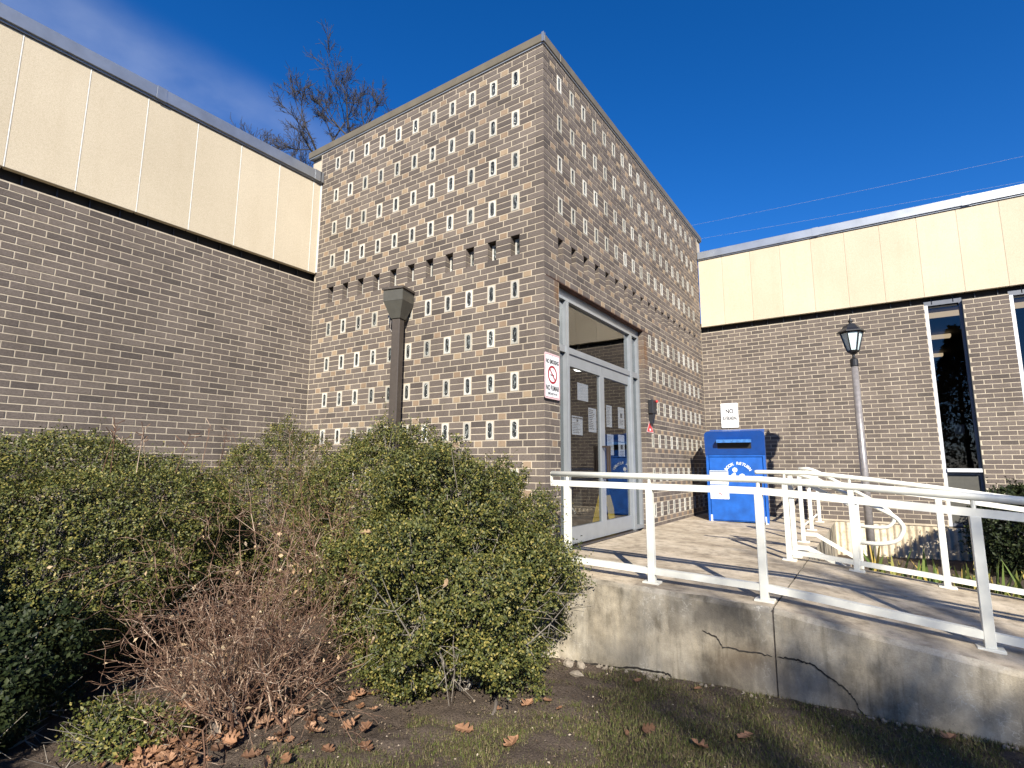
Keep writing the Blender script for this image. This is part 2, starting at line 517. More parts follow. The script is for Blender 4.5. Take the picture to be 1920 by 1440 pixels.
M['iris'] = random_mat('iris leaf', [(0.0, (.10, .16, .035)), (0.55, (.17, .22, .06)), (0.8, (.34, .30, .07)), (1.0, (.50, .33, .09))], 0.5, 0.35, 0.25)
M['needle'] = random_mat('conifer needles', [(0.0, (.018, .032, .014)), (1.0, (.05, .075, .028))], 0.6, 0.3)
M['debris'] = random_mat('mulch crumbs', [(0.0, (.045, .033, .024)), (0.55, (.10, .072, .05)), (0.9, (.24, .18, .12)), (1.0, (.50, .43, .33))], 0.9, 0.1)


def soil_mat():
    m, nt, b = new_mat('bare dark soil')
    a = noise(nt, 3.0, 8, 0.65)
    f = noise(nt, 75, 6, 0.72)
    r1 = ramp(nt, a.outputs['Fac'], [(0.3, (.095, .073, .056)), (0.7, (.165, .128, .099))])
    r2 = ramp(nt, f.outputs['Fac'], [(0.3, (.55, .55, .55)), (0.6, (1.1, 1.1, 1.1)), (0.78, (1.7, 1.65, 1.5))])
    mx = nt.nodes.new('ShaderNodeMixRGB'); mx.blend_type = 'MULTIPLY'; mx.inputs['Fac'].default_value = 1
    nt.links.new(r1.outputs[0], mx.inputs['Color1']); nt.links.new(r2.outputs[0], mx.inputs['Color2'])
    nt.links.new(mx.outputs[0], b.inputs['Base Color'])
    b.inputs['Roughness'].default_value = 0.95
    b.inputs['Specular IOR Level'].default_value = 0.1
    bump(nt, b, f.outputs['Fac'], 0.9, 0.03)
    return m


M['soil'] = soil_mat()


def emit_mat(name, c, s):
    m, nt, b = new_mat(name)
    b.inputs['Base Color'].default_value = rgba(c)
    b.inputs['Emission Color'].default_value = rgba(c)
    b.inputs['Emission Strength'].default_value = s
    return m


M['tube_light'] = emit_mat('lit ceiling fixture', (1.0, .74, .46), 0.55)
M['spot_light'] = emit_mat('lit downlight', (1.0, .97, .9), 3.0)


# ------------------------------------------------------------------ object helpers
def link(name, mesh, parent=None, mat=None):
    o = bpy.data.objects.new(name, mesh)
    COL.objects.link(o)
    if mat is not None and len(mesh.materials) == 0:
        mesh.materials.append(mat)
    if parent is not None:
        o.parent = parent
        # every thing's base Empty is moved to its place; parts are drawn in world coordinates
        if parent.parent is None:
            o.matrix_parent_inverse = Matrix.Translation(-parent.location)
    return o


def thing(name, label, cat, loc=(0, 0, 0), group=None):
    o = bpy.data.objects.new(name, None)
    o.empty_display_size = 0.1
    o.location = loc
    COL.objects.link(o)
    o['label'] = label
    o['category'] = cat
    if group:
        o['group'] = group
    return o


def tag(o, label=None, cat=None, group=None, kind=None):
    if label: o['label'] = label
    if cat: o['category'] = cat
    if group: o['group'] = group
    if kind: o['kind'] = kind
    return o


class MB:
    """collects faces, then becomes one mesh"""

    def __init__(self):
        self.v, self.f, self.mi = [], [], []
        self.m = 0

    def add(self, vs, fs):
        k = len(self.v)
        self.v.extend([tuple(p) for p in vs])
        for f in fs:
            self.f.append([k + i for i in f])
            self.mi.append(self.m)

    def box(self, a, b, bev=0.0):
        x0, y0, z0 = [min(p, q) for p, q in zip(a, b)]
        x1, y1, z1 = [max(p, q) for p, q in zip(a, b)]
        if not bev:
            self.add([(x0, y0, z0), (x1, y0, z0), (x1, y1, z0), (x0, y1, z0), (x0, y0, z1), (x1, y0, z1), (x1, y1, z1), (x0, y1, z1)],
                     [(0, 3, 2, 1), (4, 5, 6, 7), (0, 1, 5, 4), (1, 2, 6, 5), (2, 3, 7, 6), (3, 0, 4, 7)])
        else:
            e = bev
            vs, idx = [], {}
            for ix, x in enumerate((x0, x1)):
                for iy, y in enumerate((y0, y1)):
                    for iz, z in enumerate((z0, z1)):
                        sx, sy, sz = (e, -e)[ix], (e, -e)[iy], (e, -e)[iz]
                        idx[ix, iy, iz] = len(vs)
                        vs += [(x, y + sy, z + sz), (x + sx, y, z + sz), (x + sx, y + sy, z)]
            I = lambda a, b, c, k: idx[a, b, c] + k
            fs = []
            for a in (0, 1):
                q = [I(a, 0, 0, 0), I(a, 1, 0, 0), I(a, 1, 1, 0), I(a, 0, 1, 0)]
                fs.append(q if a else q[::-1])
                q = [I(0, a, 0, 1), I(1, a, 0, 1), I(1, a, 1, 1), I(0, a, 1, 1)]
                fs.append(q if not a else q[::-1])
                q = [I(0, 0, a, 2), I(1, 0, a, 2), I(1, 1, a, 2), I(0, 1, a, 2)]
                fs.append(q if a else q[::-1])
            for a in (0, 1):
                for b_ in (0, 1):
                    fs.append([I(a, b_, 0, 0), I(a, b_, 1, 0), I(a, b_, 1, 1), I(a, b_, 0, 1)])
                    fs.append([I(a, 0, b_, 0), I(a, 1, b_, 0), I(a, 1, b_, 2), I(a, 0, b_, 2)])
                    fs.append([I(0, a, b_, 1), I(1, a, b_, 1), I(1, a, b_, 2), I(0, a, b_, 2)])
            for a in (0, 1):
                for b_ in (0, 1):
                    for c in (0, 1):
                        fs.append([I(a, b_, c, 0), I(a, b_, c, 1), I(a, b_, c, 2)])
            self.add(vs, fs)

    def quad(self, a, b, c, d):
        self.add([a, b, c, d], [(0, 1, 2, 3)])

    def prism(self, pts, off):
        """outline pts (3D, planar) extruded by vector off"""
        n = len(pts)
        o = Vector(off)
        vs = [Vector(p) for p in pts] + [Vector(p) + o for p in pts]
        fs = [list(range(n))[::-1], list(range(n, 2 * n))]
        for i in range(n):
            j = (i + 1) % n
            fs.append((i, j, n + j, n + i))
        self.add(vs, fs)

    def tube(self, path, r, sides=8, caps=True, r_end=None, square=False, up=None):
        pts = [Vector(p) for p in path]
        n = len(pts)
        ring = []
        prev = None
        for i in range(n):
            t0 = (pts[i] - pts[i - 1]).normalized() if i else None
            t1 = (pts[i + 1] - pts[i]).normalized() if i < n - 1 else None
            t = (t0 + t1).normalized() if t0 and t1 else (t0 or t1)
            if prev is None:
                ref = Vector(up) if up else (Vector((0, 0, 1)) if abs(t.z) < 0.9 else Vector((1, 0, 0)))
                a = t.cross(ref).normalized()
            else:
                a = (prev - t * prev.dot(t)).normalized()
            prev = a
            b = t.cross(a).normalized()
            k = 1.0
            if t0 and t1:
                k = 1.0 / max(0.5, math.sqrt((1 + t0.dot(t1)) / 2))
            rr = r if r_end is None else r + (r_end - r) * i / (n - 1)
            if square:
                ring.append([pts[i] + (a * sx + b * sy * k) * rr for sx, sy in ((-1, -1), (1, -1), (1, 1), (-1, 1))])
            else:
                ring.append([pts[i] + (a * math.cos(2 * math.pi * s / sides) + b * math.sin(2 * math.pi * s / sides)) * rr for s in range(sides)])
        m = len(ring[0])
        vs = [p for rg in ring for p in rg]
        fs = []
        for i in range(n - 1):
            for s in range(m):
                s2 = (s + 1) % m
                fs.append((i * m + s, i * m + s2, (i + 1) * m + s2, (i + 1) * m + s))
        if caps:
            fs.append(list(range(m))[::-1])
            fs.append(list(range((n - 1) * m, n * m)))
        self.add(vs, fs)

    def lathe(self, c, prof, sides=12):
        """prof = [(radius, z)]"""
        vs, fs = [], []
        for r, z in prof:
            for s in range(sides):
                a = 2 * math.pi * s / sides
                vs.append((c[0] + r * math.cos(a), c[1] + r * math.sin(a), c[2] + z))
        for i in range(len(prof) - 1):
            for s in range(sides):
                s2 = (s + 1) % sides
                fs.append((i * sides + s, i * sides + s2, (i + 1) * sides + s2, (i + 1) * sides + s))
        fs.append(list(range(sides))[::-1])
        fs.append(list(range((len(prof) - 1) * sides, len(prof) * sides)))
        self.add(vs, fs)

    def mesh(self, name, mats, smooth=False):
        me = bpy.data.meshes.new(name)
        me.from_pydata(self.v, [], self.f)
        if not isinstance(mats, (list, tuple)):
            mats = [mats]
        for m in mats:
            me.materials.append(m)
        if len(mats) > 1:
            me.polygons.foreach_set('material_index', self.mi)
        if smooth:
            me.polygons.foreach_set('use_smooth', [True] * len(self.f))
        me.update()
        return me

    def build(self, name, mats, parent=None, smooth=False):
        return link(name, self.mesh(name, mats, smooth), parent)


def np_mesh(name, verts, faces, mat):
    """verts (n,3), faces (m,k) arrays"""
    me = bpy.data.meshes.new(name)
    n, (m, k) = len(verts), faces.shape
    me.vertices.add(n)
    me.vertices.foreach_set('co', np.ascontiguousarray(verts, np.float32).ravel())
    me.loops.add(m * k)
    me.loops.foreach_set('vertex_index', np.ascontiguousarray(faces, np.int32).ravel())
    me.polygons.add(m)
    me.polygons.foreach_set('loop_start', np.arange(0, m * k, k, dtype=np.int32))
    me.update(calc_edges=True)
    me.materials.append(mat)
    return me


def seg_mesh(name, P0, P1, R0, R1, mat, sides=4):
    P0, P1 = np.asarray(P0, float), np.asarray(P1, float)
    R0, R1 = np.asarray(R0, float), np.asarray(R1, float)
    t = P1 - P0
    t /= np.linalg.norm(t, axis=1, keepdims=True) + 1e-9
    ref = np.where(np.abs(t[:, 2:3]) < 0.9, np.array([[0, 0, 1.0]]), np.array([[1.0, 0, 0]]))
    a = np.cross(t, ref)
    a /= np.linalg.norm(a, axis=1, keepdims=True) + 1e-9
    b = np.cross(t, a)
    n = len(P0)
    V = np.zeros((n, 2 * sides, 3))
    for s in range(sides):
        d = a * math.cos(2 * math.pi * s / sides) + b * math.sin(2 * math.pi * s / sides)
        V[:, s] = P0 + d * R0[:, None]
        V[:, sides + s] = P1 + d * R1[:, None]
    F = []
    for s in range(sides):
        s2 = (s + 1) % sides
        F.append([s, s2, sides + s2, sides + s])
    F = np.array(F)[None] + (np.arange(n) * 2 * sides)[:, None, None]
    return np_mesh(name, V.reshape(-1, 3), F.reshape(-1, 4), mat)


_TXT = {}


def text_mesh(s, size, sx=1.0, spacing=1.0, align='CENTER', bold=.014):
    cu = bpy.data.curves.new('lettering', 'FONT')
    cu.body = s
    cu.size = size
    cu.space_character = spacing
    cu.align_x = align
    cu.align_y = 'CENTER'
    cu.resolution_u = 3
    cu.extrude = 0.0008
    cu.offset = size * bold
    o = bpy.data.objects.new('lettering_source', cu)
    COL.objects.link(o)
    bpy.context.view_layer.update()
    me = bpy.data.meshes.new_from_object(o.evaluated_get(bpy.context.evaluated_depsgraph_get()))
    bpy.data.objects.remove(o)
    bpy.data.curves.remove(cu)
    if sx != 1.0:
        me.transform(Matrix.Diagonal((sx, 1, 1, 1)))
    return me


def frame_matrix(o, u, v):
    u, v = Vector(u).normalized(), Vector(v).normalized()
    n = u.cross(v)
    return Matrix(((u.x, v.x, n.x, o[0]), (u.y, v.y, n.y, o[1]), (u.z, v.z, n.z, o[2]), (0, 0, 0, 1)))


def lettering(s, size, fm, a, b, off, mat, parent, sx=1.0, spacing=1.0, rot=0.0):
    me = text_mesh(s, size, sx, spacing, bold=.030)
    me.transform(fm @ Matrix.Translation((a, b, off)) @ Matrix.Rotation(rot, 4, 'Z'))
    me.materials.clear()
    return link('lettering', me, parent, mat)


def flat(name, fm, outline, off, th, mat, parent):
    mb = MB()
    pts = [fm @ Vector((p[0], p[1], off)) for p in outline]
    n = (fm.to_3x3() @ Vector((0, 0, 1)))
    mb.prism(pts, n * th)
    return mb.build(name, mat, parent)


def ring(name, fm, outer, inner, off, th, mat, parent):
    mb = MB()
    n = len(outer)
    V = [fm @ Vector((p[0], p[1], off + t)) for t in (0, th) for p in list(outer) + list(inner)]
    fs = []
    for i in range(n):
        j = (i + 1) % n
        fs.append((2 * n + i, 2 * n + j, 3 * n + j, 3 * n + i))
        fs.append((i, j, 2 * n + j, 2 * n + i))
        fs.append((n + j, n + i, 3 * n + i, 3 * n + j))
    mb.add(V, fs)
    return mb.build(name, mat, parent)


def rrect(w, h, r, n=5, cx=0, cy=0):
    pts = []
    for qx, qy, a0 in ((1, 1, 0), (-1, 1, 90), (-1, -1, 180), (1, -1, 270)):
        for k in range(n + 1):
            a = math.radians(a0 + 90 * k / n)
            pts.append((cx + qx * (w / 2 - r) + r * math.cos(a), cy + qy * (h / 2 - r) + r * math.sin(a)))
    return pts


def circle(r, n=28, cx=0, cy=0, sy=1.0):
    return [(cx + r * math.cos(2 * math.pi * k / n), cy + sy * r * math.sin(2 * math.pi * k / n)) for k in range(n)]


# ------------------------------------------------------------------ brickwork
H = 0.06956          # course height
U = 0.1016           # half a brick
J = 0.0102           # joint
MORTAR_BACK = 0.0036


class Face:
    """a wall face: s runs along u, d runs into the wall, z up"""

    def __init__(self, origin, u, nin):
        self.o, self.u, self.n = Vector(origin), Vector(u), Vector(nin)

    def p(self, s, d, z):
        return self.o + self.u * s + self.n * d + Vector((0, 0, z))

    def mat(self, s, d, z):
        q = self.p(s, d, z)
        return Matrix(((self.u.x, self.n.x, 0, q.x), (self.u.y, self.n.y, 0, q.y), (self.u.z, self.n.z, 1, q.z), (0, 0, 0, 1)))


def brick_geo(L, D, h):
    e = 0.002
    x0, x1, z0, z1 = 0, L, 0, h
    v = [(x0 + e, 0, z0 + e), (x1 - e, 0, z0 + e), (x1 - e, 0, z1 - e), (x0 + e, 0, z1 - e),
         (x0, e, z0), (x1, e, z0), (x1, e, z1), (x0, e, z1), (x0, D, z0), (x1, D, z0), (x1, D, z1), (x0, D, z1)]
    f = [(0, 1, 2, 3), (0, 4, 5, 1), (1, 5, 6, 2), (2, 6, 7, 3), (3, 7, 4, 0), (4, 8, 9, 5), (5, 9, 10, 6), (6, 10, 11, 7), (7, 11, 8, 4)]
    return v, f


_BMESH = {}


def lay(parent, entries, zvis=-9.0, limit=300):
    """entries: (face, s0, s1, z0, z1, depth, kind). The largest in view become parts, the rest one brickwork part"""
    byk = {}
    for e in entries:
        byk.setdefault(e[6], []).append(e)
    for kind, es in byk.items():
        C = np.array([[e[0].p(s, 0, z) for s, z in ((e[1], e[3]), (e[2], e[3]), (e[2], e[4]), (e[1], e[4]))] for e in es])
        q = project(C)
        x, y = q[..., 0], q[..., 1]
        area = np.abs(0.5 * ((x[:, 0] - x[:, 2]) * (y[:, 1] - y[:, 3]) - (x[:, 1] - x[:, 3]) * (y[:, 0] - y[:, 2])))
        ok = (x.mean(1) > 4) & (x.mean(1) < 1916) & (y.mean(1) > 4) & (y.mean(1) < 1436) & (q[..., 2].min(1) > 0.2) & (C[:, 0, 2] > zvis)
        area = np.where(ok, area, 0)
        order = np.argsort(-area)
        single = set(int(i) for i in order[:limit] if area[i] > 0)
        mb = MB()
        name = 'brick' if kind == 'brick' else 'buff_brick'
        for i, (fc, s0, s1, z0, z1, D, k) in enumerate(es):
            L, h = s1 - s0, z1 - z0
            jd = RND.uniform(-0.0010, 0.0010)
            if i in single:
                key = (round(L, 3), round(D, 3), round(h, 3), kind)
                if key not in _BMESH:
                    v, f = brick_geo(L, D, h)
                    me = bpy.data.meshes.new(name)
                    me.from_pydata(v, [], f)
                    me.materials.append(M[kind])
                    _BMESH[key] = me
                o = link(name, _BMESH[key], parent)
                o.matrix_basis = fc.mat(s0, jd, z0)
            else:
                v, f = brick_geo(L, D, h)
                mt = fc.mat(s0, jd, z0)
                mb.add([mt @ Vector(p) for p in v], f)
        if mb.f:
            o = mb.build('brickwork' if kind == 'brick' else 'buff_brickwork', M[kind], parent)
            o['kind'] = 'stuff'


def mortar_sheet(mb, fc, s0, s1, z0, z1, holes=()):
    zs = sorted({z0, z1} | {z for h in holes for z in h[2:4] if z0 < z < z1})
    for a, b in zip(zs[:-1], zs[1:]):
        zm = (a + b) / 2
        cuts = sorted((h[0], h[1]) for h in holes if h[2] < zm < h[3])
        s = s0
        for c0, c1 in cuts + [(s1, s1)]:
            c0, c1 = max(min(c0, s1), s0), max(min(c1, s1), s0)
            if c0 > s:
                mb.quad(fc.p(s, MORTAR_BACK, a), fc.p(c0, MORTAR_BACK, a), fc.p(c0, MORTAR_BACK, b), fc.p(s, MORTAR_BACK, b))
            s = max(s, c1)


def glass_block_meshes(w, h):
    ov = []
    pw, ph = w * 0.60, h * 0.80
    r = pw / 2
    for k in range(24):
        a = 2 * math.pi * (k + 0.5) / 24
        x, z = r * math.cos(a) * 1.04, r * math.sin(a) * 1.15
        z += (ph / 2 - r) * (1 if z > 0 else -1)
        ov.append((max(-pw / 2, min(pw / 2, x)), z))
    out = []
    for x, z in ov:      # same angular order round the rectangle
        k = min((w / 2) / max(abs(x), 1e-6), (h / 2) / max(abs(z), 1e-6))
        out.append((x * k, z * k))
    n = len(ov)
    y0, y1, yb = -0.002, 0.007, 0.032
    mb = MB()
    V = [(x, y0, z) for x, z in out] + [(x, y0, z) for x, z in ov] + [(x, y1, z) for x, z in ov] + [(x, yb, z) for x, z in out]
    corners = [(-w / 2, -h / 2), (w / 2, -h / 2), (w / 2, h / 2), (-w / 2, h / 2)]
    F = []
    for i in range(n):
        j = (i + 1) % n
        F += [(i, j, n + j, n + i), (n + i, n + j, 2 * n + j, 2 * n + i), (j, i, 3 * n + i, 3 * n + j)]
    mb.add(V, F)
    # fill the four corners that the polar outline leaves out
    for cx, cz in corners:
        near = sorted(range(n), key=lambda i: (out[i][0] - cx) ** 2 + (out[i][1] - cz) ** 2)
        xs = [i for i in range(n) if abs(abs(out[i][0]) - w / 2) < 1e-6 and out[i][0] * cx > 0 and out[i][1] * cz > 0]
        zs = [i for i in range(n) if abs(abs(out[i][1]) - h / 2) < 1e-6 and out[i][1] * cz > 0 and out[i][0] * cx > 0]
        if xs and zs:
            a = min(xs, key=lambda i: abs(out[i][1] - cz)); b = min(zs, key=lambda i: abs(out[i][0] - cx))
            if a != b:
                mb.add([(out[a][0], y0, out[a][1]), (cx, y0, cz), (out[b][0], y0, out[b][1])], [(0, 1, 2)])
    frame = mb.mesh('glass_block', M['gframe'])
    pb = MB()
    pb.add([(x, y1 - 0.003, z) for x, z in ov], [list(range(n))])
    pb.add([(x, y1 + 0.012, z) for x, z in ov], [list(range(n))[::-1]])
    pane = pb.mesh('pane', M['gpane'])
    return frame, pane


GB = {}


def glass_block(parent, fc, s, z, d=0.0, w=U):
    key = round(w, 4)
    if key not in GB:
        GB[key] = glass_block_meshes(w - 0.012, 3 * H - 0.020)
    fr, pn = GB[key]
    o = link('glass_block', fr, parent)
    o.matrix_basis = fc.mat(s, d, z)
    p = link('pane', pn, o)
    return o


# ================================================================== STRUCTURE: ground, landing, ramp, stairs
def nz(p, freq, seed, octaves=1):
    rs = np.random.RandomState(seed)
    p = np.asarray(p, float)
    out = np.zeros(p.shape[:-1])
    amp = 1.0
    for o in range(octaves):
        for _ in range(7):
            k = rs.normal(size=p.shape[-1]) * freq * 1.6
            out += amp * np.sin(p @ k + rs.uniform(0, 6.28)) / 2.6
        freq *= 2.1
        amp *= 0.5
    return out


def ground_z(x, y):
    x = np.asarray(x, float); y = np.asarray(y, float)
    b = -1.862 + 0.042 * np.clip(x, -3.0, 4.0)
    return b


def axis(lo, hi, step, far):
    a = np.arange(lo, hi + step / 2, step)
    g, s = [], step
    x = hi
    while x < far:
        s *= 1.6
        x += s
        g.append(x)
    h, s = [], step
    x = lo
    while x > -far:
        s *= 1.6
        x -= s
        h.append(x)
    return np.concatenate([h[::-1], a, g])


gx, gy = axis(-2.2, 4.0, 0.028, 400), axis(-3.9, -0.4, 0.028, 400)
GX, GY = np.meshgrid(gx, gy)
near = ((GX > -3) & (GX < 4.5) & (GY > -4.6) & (GY < 0))
pp = np.stack([GX, GY], -1)
GZ = ground_z(GX, GY) + np.where(near, 0.012 * nz(pp, 3.0, 1, 2) + 0.006 * nz(pp, 16, 2) + NP.normal(0, 0.0028, GX.shape), 0)
verts = np.stack([GX, GY, GZ], -1).reshape(-1, 3)
ny, nx = GX.shape
ii = (np.arange(ny - 1)[:, None] * nx + np.arange(nx - 1)[None]).ravel()
faces = np.stack([ii, ii + 1, ii + nx + 1, ii + nx], -1)
g = link('ground', np_mesh('ground', verts, faces, M['soil']))
g['kind'] = 'structure'


def land_z(x):
    return -1.195 - 0.028 * x if x < 2.0 else -1.251 - 0.105 * (x - 2.0)


def front_y(x):
    return -0.55 if x < 2.0 else -0.55 - 0.065 * (x - 2.0)


def slab(name, x0, x1, yb, zbot):
    """concrete block with a worn top, front wall face and back face"""
    mb = MB()
    n = 14
    xs = [x0 + (x1 - x0) * k / n for k in range(n + 1)]
    e = 0.018
    rows = []
    for x in xs:
        wob = 0.004 * math.sin(x * 17.0) + 0.003 * math.sin(x * 41.0)
        zt = land_z(x)
        fy = front_y(x)
        rows.append([(x, yb, zbot), (x, yb, zt), (x, fy + 0.20, zt), (x, fy + e + 0.02, zt - 0.003 + wob), (x, fy + wob, zt - e - 0.012),
                     (x, fy, zt - 0.12), (x, fy - 0.004, zt - 0.35), (x, fy - 0.006, zbot)])
    m = len(rows[0])
    vs = [p for r in rows for p in r]
    top, wall = [], []
    for i in range(n):
        for k in range(m - 1):
            q = (i * m + k, (i + 1) * m + k, (i + 1) * m + k + 1, i * m + k + 1)
            (top if k in (1, 2) else wall).append(q)
    k0 = len(mb.v)
    mb.m = 0
    mb.add(vs, top)
    mb.m = 1
    mb.add(vs, wall + [list(range(m)), list(range(n * m, n * m + m))[::-1]])
    o = mb.build(name, [M['conc_top'], M['conc_wall']])
    o['kind'] = 'structure'
    return o


landing = slab('landing', 0.004, 1.997, 6.0, -2.3)
ramp_o = slab('ramp', 2.007, 9.0, 1.68, -2.5)
mb = MB()
mb.prism([(1.9975, -0.545, -2.2), (2.0065, -0.545, -2.2), (2.0065, -0.545, land_z(2) - 0.010), (1.9975, -0.545, land_z(2) - 0.010)], (0, 2.22, 0))
j = mb.build('joint_filler', M['joint'], landing)

# cracks are narrow grooves' dark strips lying on the wall face
def crack(pts, w0, parent):
    mb = MB()
    rs = random.Random(3)
    fine = []
    for (xa, za), (xb, zb) in zip(pts[:-1], pts[1:]):
        for k in range(6):
            t = k / 6
            fine.append((xa + (xb - xa) * t + rs.uniform(-.004, .004), za + (zb - za) * t + rs.uniform(-.005, .005)))
    fine.append(pts[-1])
    n = len(fine)
    for i in range(n - 1):
        w = w0 * (0.5 + 0.9 * abs(math.sin(i * 1.7))) * min(1, (i + 1) / 4, (n - 1 - i) / 4)
        w2 = w0 * (0.5 + 0.9 * abs(math.sin((i + 1) * 1.7))) * min(1, (i + 2) / 4, (n - 2 - i) / 4)
        (xa, za), (xb, zb) = fine[i], fine[i + 1]
        ya, yb = front_y(xa) - 0.0085, front_y(xb) - 0.0085
        mb.add([(xa, ya, za - w), (xb, yb, zb - w2), (xb, yb, zb + w2), (xa, ya, za + w),
                (xa, ya + .006, za - w), (xb, yb + .006, zb - w2), (xb, yb + .006, zb + w2), (xa, ya + .006, za + w)],
               [(0, 1, 2, 3), (0, 4, 5, 1), (3, 2, 6, 7)])
    return mb.build('crack', M['crack'], parent)


crack([(1.560, -1.455), (1.647, -1.48), (1.684, -1.536), (1.785, -1.538), (1.891, -1.536), (1.985, -1.54)], 0.0032, landing)
crack([(2.016, -1.536), (2.106, -1.528), (2.174, -1.534), (2.227, -1.548), (2.301, -1.6), (2.375, -1.64), (2.415, -1.685), (2.428, -1.723),
       (2.452, -1.757), (2.517, -1.764)], 0.0036, ramp_o)
crack([(0.531, -1.840), (0.66, -1.838), (0.944, -1.812), (1.116, -1.786), (1.262, -1.783), (1.323, -1.785), (1.34, -1.81)], 0.0055, landing)

# stairs going down to the right of the landing, behind the ramp
mb = MB()
for k, (xa, xb, zt) in enumerate([(1.995, 2.30, -1.42), (2.30, 2.60, -1.59)]):
    mb.box((xa, 1.70, -2.2), (xb, 3.05, zt), 0.008)
st = mb.build('stairs', M['conc_top'])
st['kind'] = 'structure'
mb = MB()
mb.box((2.605, 1.70, -2.2), (9.0, 3.05, -1.765))
o = mb.build('path', M['conc_top'])
o['kind'] = 'structure'

# ================================================================== ENTRANCE TOWER
W_T, L_T = 3.77, 6.02
TOP = 4.172
tower = thing('entrance_tower', 'square brown brick entrance tower dotted with small glass blocks and buff bricks', 'building', (0, 0, -1.9))
FA = Face((0, 0, 0), (1, 0, 0), (0, 1, 0))
FB = Face((0, 0, 0), (0, 1, 0), (-1, 0, 0))
DOOR_Y0, DOOR_Y1, LINTEL_Z = 0.317, 2.79, 22.5 * H
G0, G9 = 3.06, 5.62
P2 = (G9 - G0) / 9
U2 = P2 / 3
bricks, gblocks = [], []
DEEP, THIN = 0.098, 0.030


def seq_pattern(c, corner_long, skip_corner, n_units):
    """list of (a, b, kind) in half-brick units from the corner"""
    m = c % 7
    out = []
    if m in (6, 0, 1):
        out += [(0, 2, 'brick'), (2, 3, 'brick')] if corner_long else [(0, 1, 'brick'), (1, 3, 'brick')]
        k = 4.0
        while k < n_units:
            out.append((k, k + 2, 'brick'))
            if k + 3.2 > n_units > k + 2:
                out.append((k + 2, n_units, 'brick'))
            k += 3
        if n_units > 58:                       # no glass in the last bay before the inner corner
            out.append((57, 58, 'brick'))
    elif m in (2, 5):
        out += [(0, 1.5, 'brick'), (1.5, 2.5, 'buff')] if corner_long else [(0, 1, 'brick'), (1, 2.5, 'brick')]
        k = 2.5
        while k < n_units:
            out += [(k, k + 2, 'brick'), (k + 2, k + 3, 'buff')]
            k += 3
    else:
        out += [(0, 2, 'brick')] if corner_long else [(0, 1, 'brick')]
        k = 2 if corner_long else 1
        while k < n_units:
            out.append((k, k + 2, 'brick'))
            k += 2
    if not corner_long and skip_corner:
        out = out[1:]
    return out


def add_brick(fc, s0, s1, c, kind, D, flip=False, clip=None):
    if clip:
        s0, s1 = max(s0, clip[0]), min(s1, clip[1])
    a, b = s0 + J / 2, s1 - J / 2
    if abs(s0) < 1e-6:
        a = 0.0
    if b - a < 0.02:
        return
    z0, z1 = (c - .5) * H + J / 2, (c + .5) * H - J / 2
    if flip:
        a, b = -b, -a
    bricks.append((fc, a, b, z0, z1, D, kind))


for c in range(-27, 61):
    slot = c in (27, 28, 29)
    nslot = c in (26, 30)
    D = DEEP if (slot or nslot) else THIN
    odd = c % 2 == 1
    # face towards -Y
    for a, b, kind in seq_pattern(c, odd, True, W_T / U):
        add_brick(FA, a * U, b * U, c, kind, DEEP if a == 0 else D, True, (0, W_T))
    # face towards +X: whole width above the lintel, a pier before the door and the rest after it below
    if c >= 23:
        for a, b, kind in seq_pattern(c, not odd, True, L_T / U):
            add_brick(FB, a * U, b * U, c, kind, DEEP if (a == 0 or c == 23) else D, False, (0, L_T))
    else:
        for a, b, kind in seq_pattern(c, not odd, True, 3.2):
            add_brick(FB, a * U, b * U, c, kind, DEEP, False, (0, DOOR_Y0 + J / 2))
        m = c % 7
        lst = []
        if m in (6, 0, 1):
            lo = G0 - U2 / 2
            lst.append((DOOR_Y1 - J / 2, lo, 'brick'))
            for k in range(9):
                lst.append((G0 + P2 * k + U2 / 2, G0 + P2 * (k + 1) - U2 / 2, 'brick'))
            x = G9 + U2 / 2
            lst += [(x, x + 2 * U2, 'brick'), (x + 2 * U2, L_T, 'brick')]
        elif m in (2, 5):
            lo = G0 - U2
            lst.append((DOOR_Y1 - J / 2, lo, 'brick'))
            for k in range(10):
                lst += [(G0 + P2 * k - U2, G0 + P2 * k + U2, 'brick'), (G0 + P2 * k + U2, G0 + P2 * k + 2 * U2, 'buff')]
            lst.append((G9 + 2 * U2, L_T, 'brick'))
        else:
            x = DOOR_Y1 - J / 2
            first = True
            while x < L_T:
                w = U2 * (2 if (odd or not first) else 1)
                lst.append((x, x + w, 'brick'))
                x += w
                first = False
        for a, b, kind in lst:
            if b - a > 2.6 * U2:
                add_brick(FB, a, (a + b) / 2, c, kind, DEEP, False, (0, L_T))
                add_brick(FB, (a + b) / 2, b, c, kind, THIN, False, (0, L_T))
            else:
                add_brick(FB, a, b, c, kind, DEEP if a < DOOR_Y1 + .01 else THIN, False, (0, L_T))

lay(tower, bricks, -0.35)

holesA, holesB = [], []
zc = 28 * H
hh = 1.5 * H + J / 2 + 0.004
for k in range(11):
    s = (3.5 + 3 * k) * U
    holesA.append((-s - U / 2 - J / 2 - .004, -s + U / 2 + J / 2 + .004, zc - hh, zc + hh))
for k in range(18):
    s = (3.5 + 3 * k) * U
    holesB.append((s - U / 2 - J / 2 - .004, s + U / 2 + J / 2 + .004, zc - hh, zc + hh))
gA, gB = [], []
gz_ = 1.5 * H - .018
for r in range(-1, 9):
    if r != 4:
        gA += [(-(3.5 + 3 * k) * U - U / 2 + .014, -(3.5 + 3 * k) * U + U / 2 - .014, 7 * H * r - gz_, 7 * H * r + gz_) for k in range(11)]
for r in range(5, 9):
    gB += [((3.5 + 3 * k) * U - U / 2 + .014, (3.5 + 3 * k) * U + U / 2 - .014, 7 * H * r - gz_, 7 * H * r + gz_) for k in range(18)]
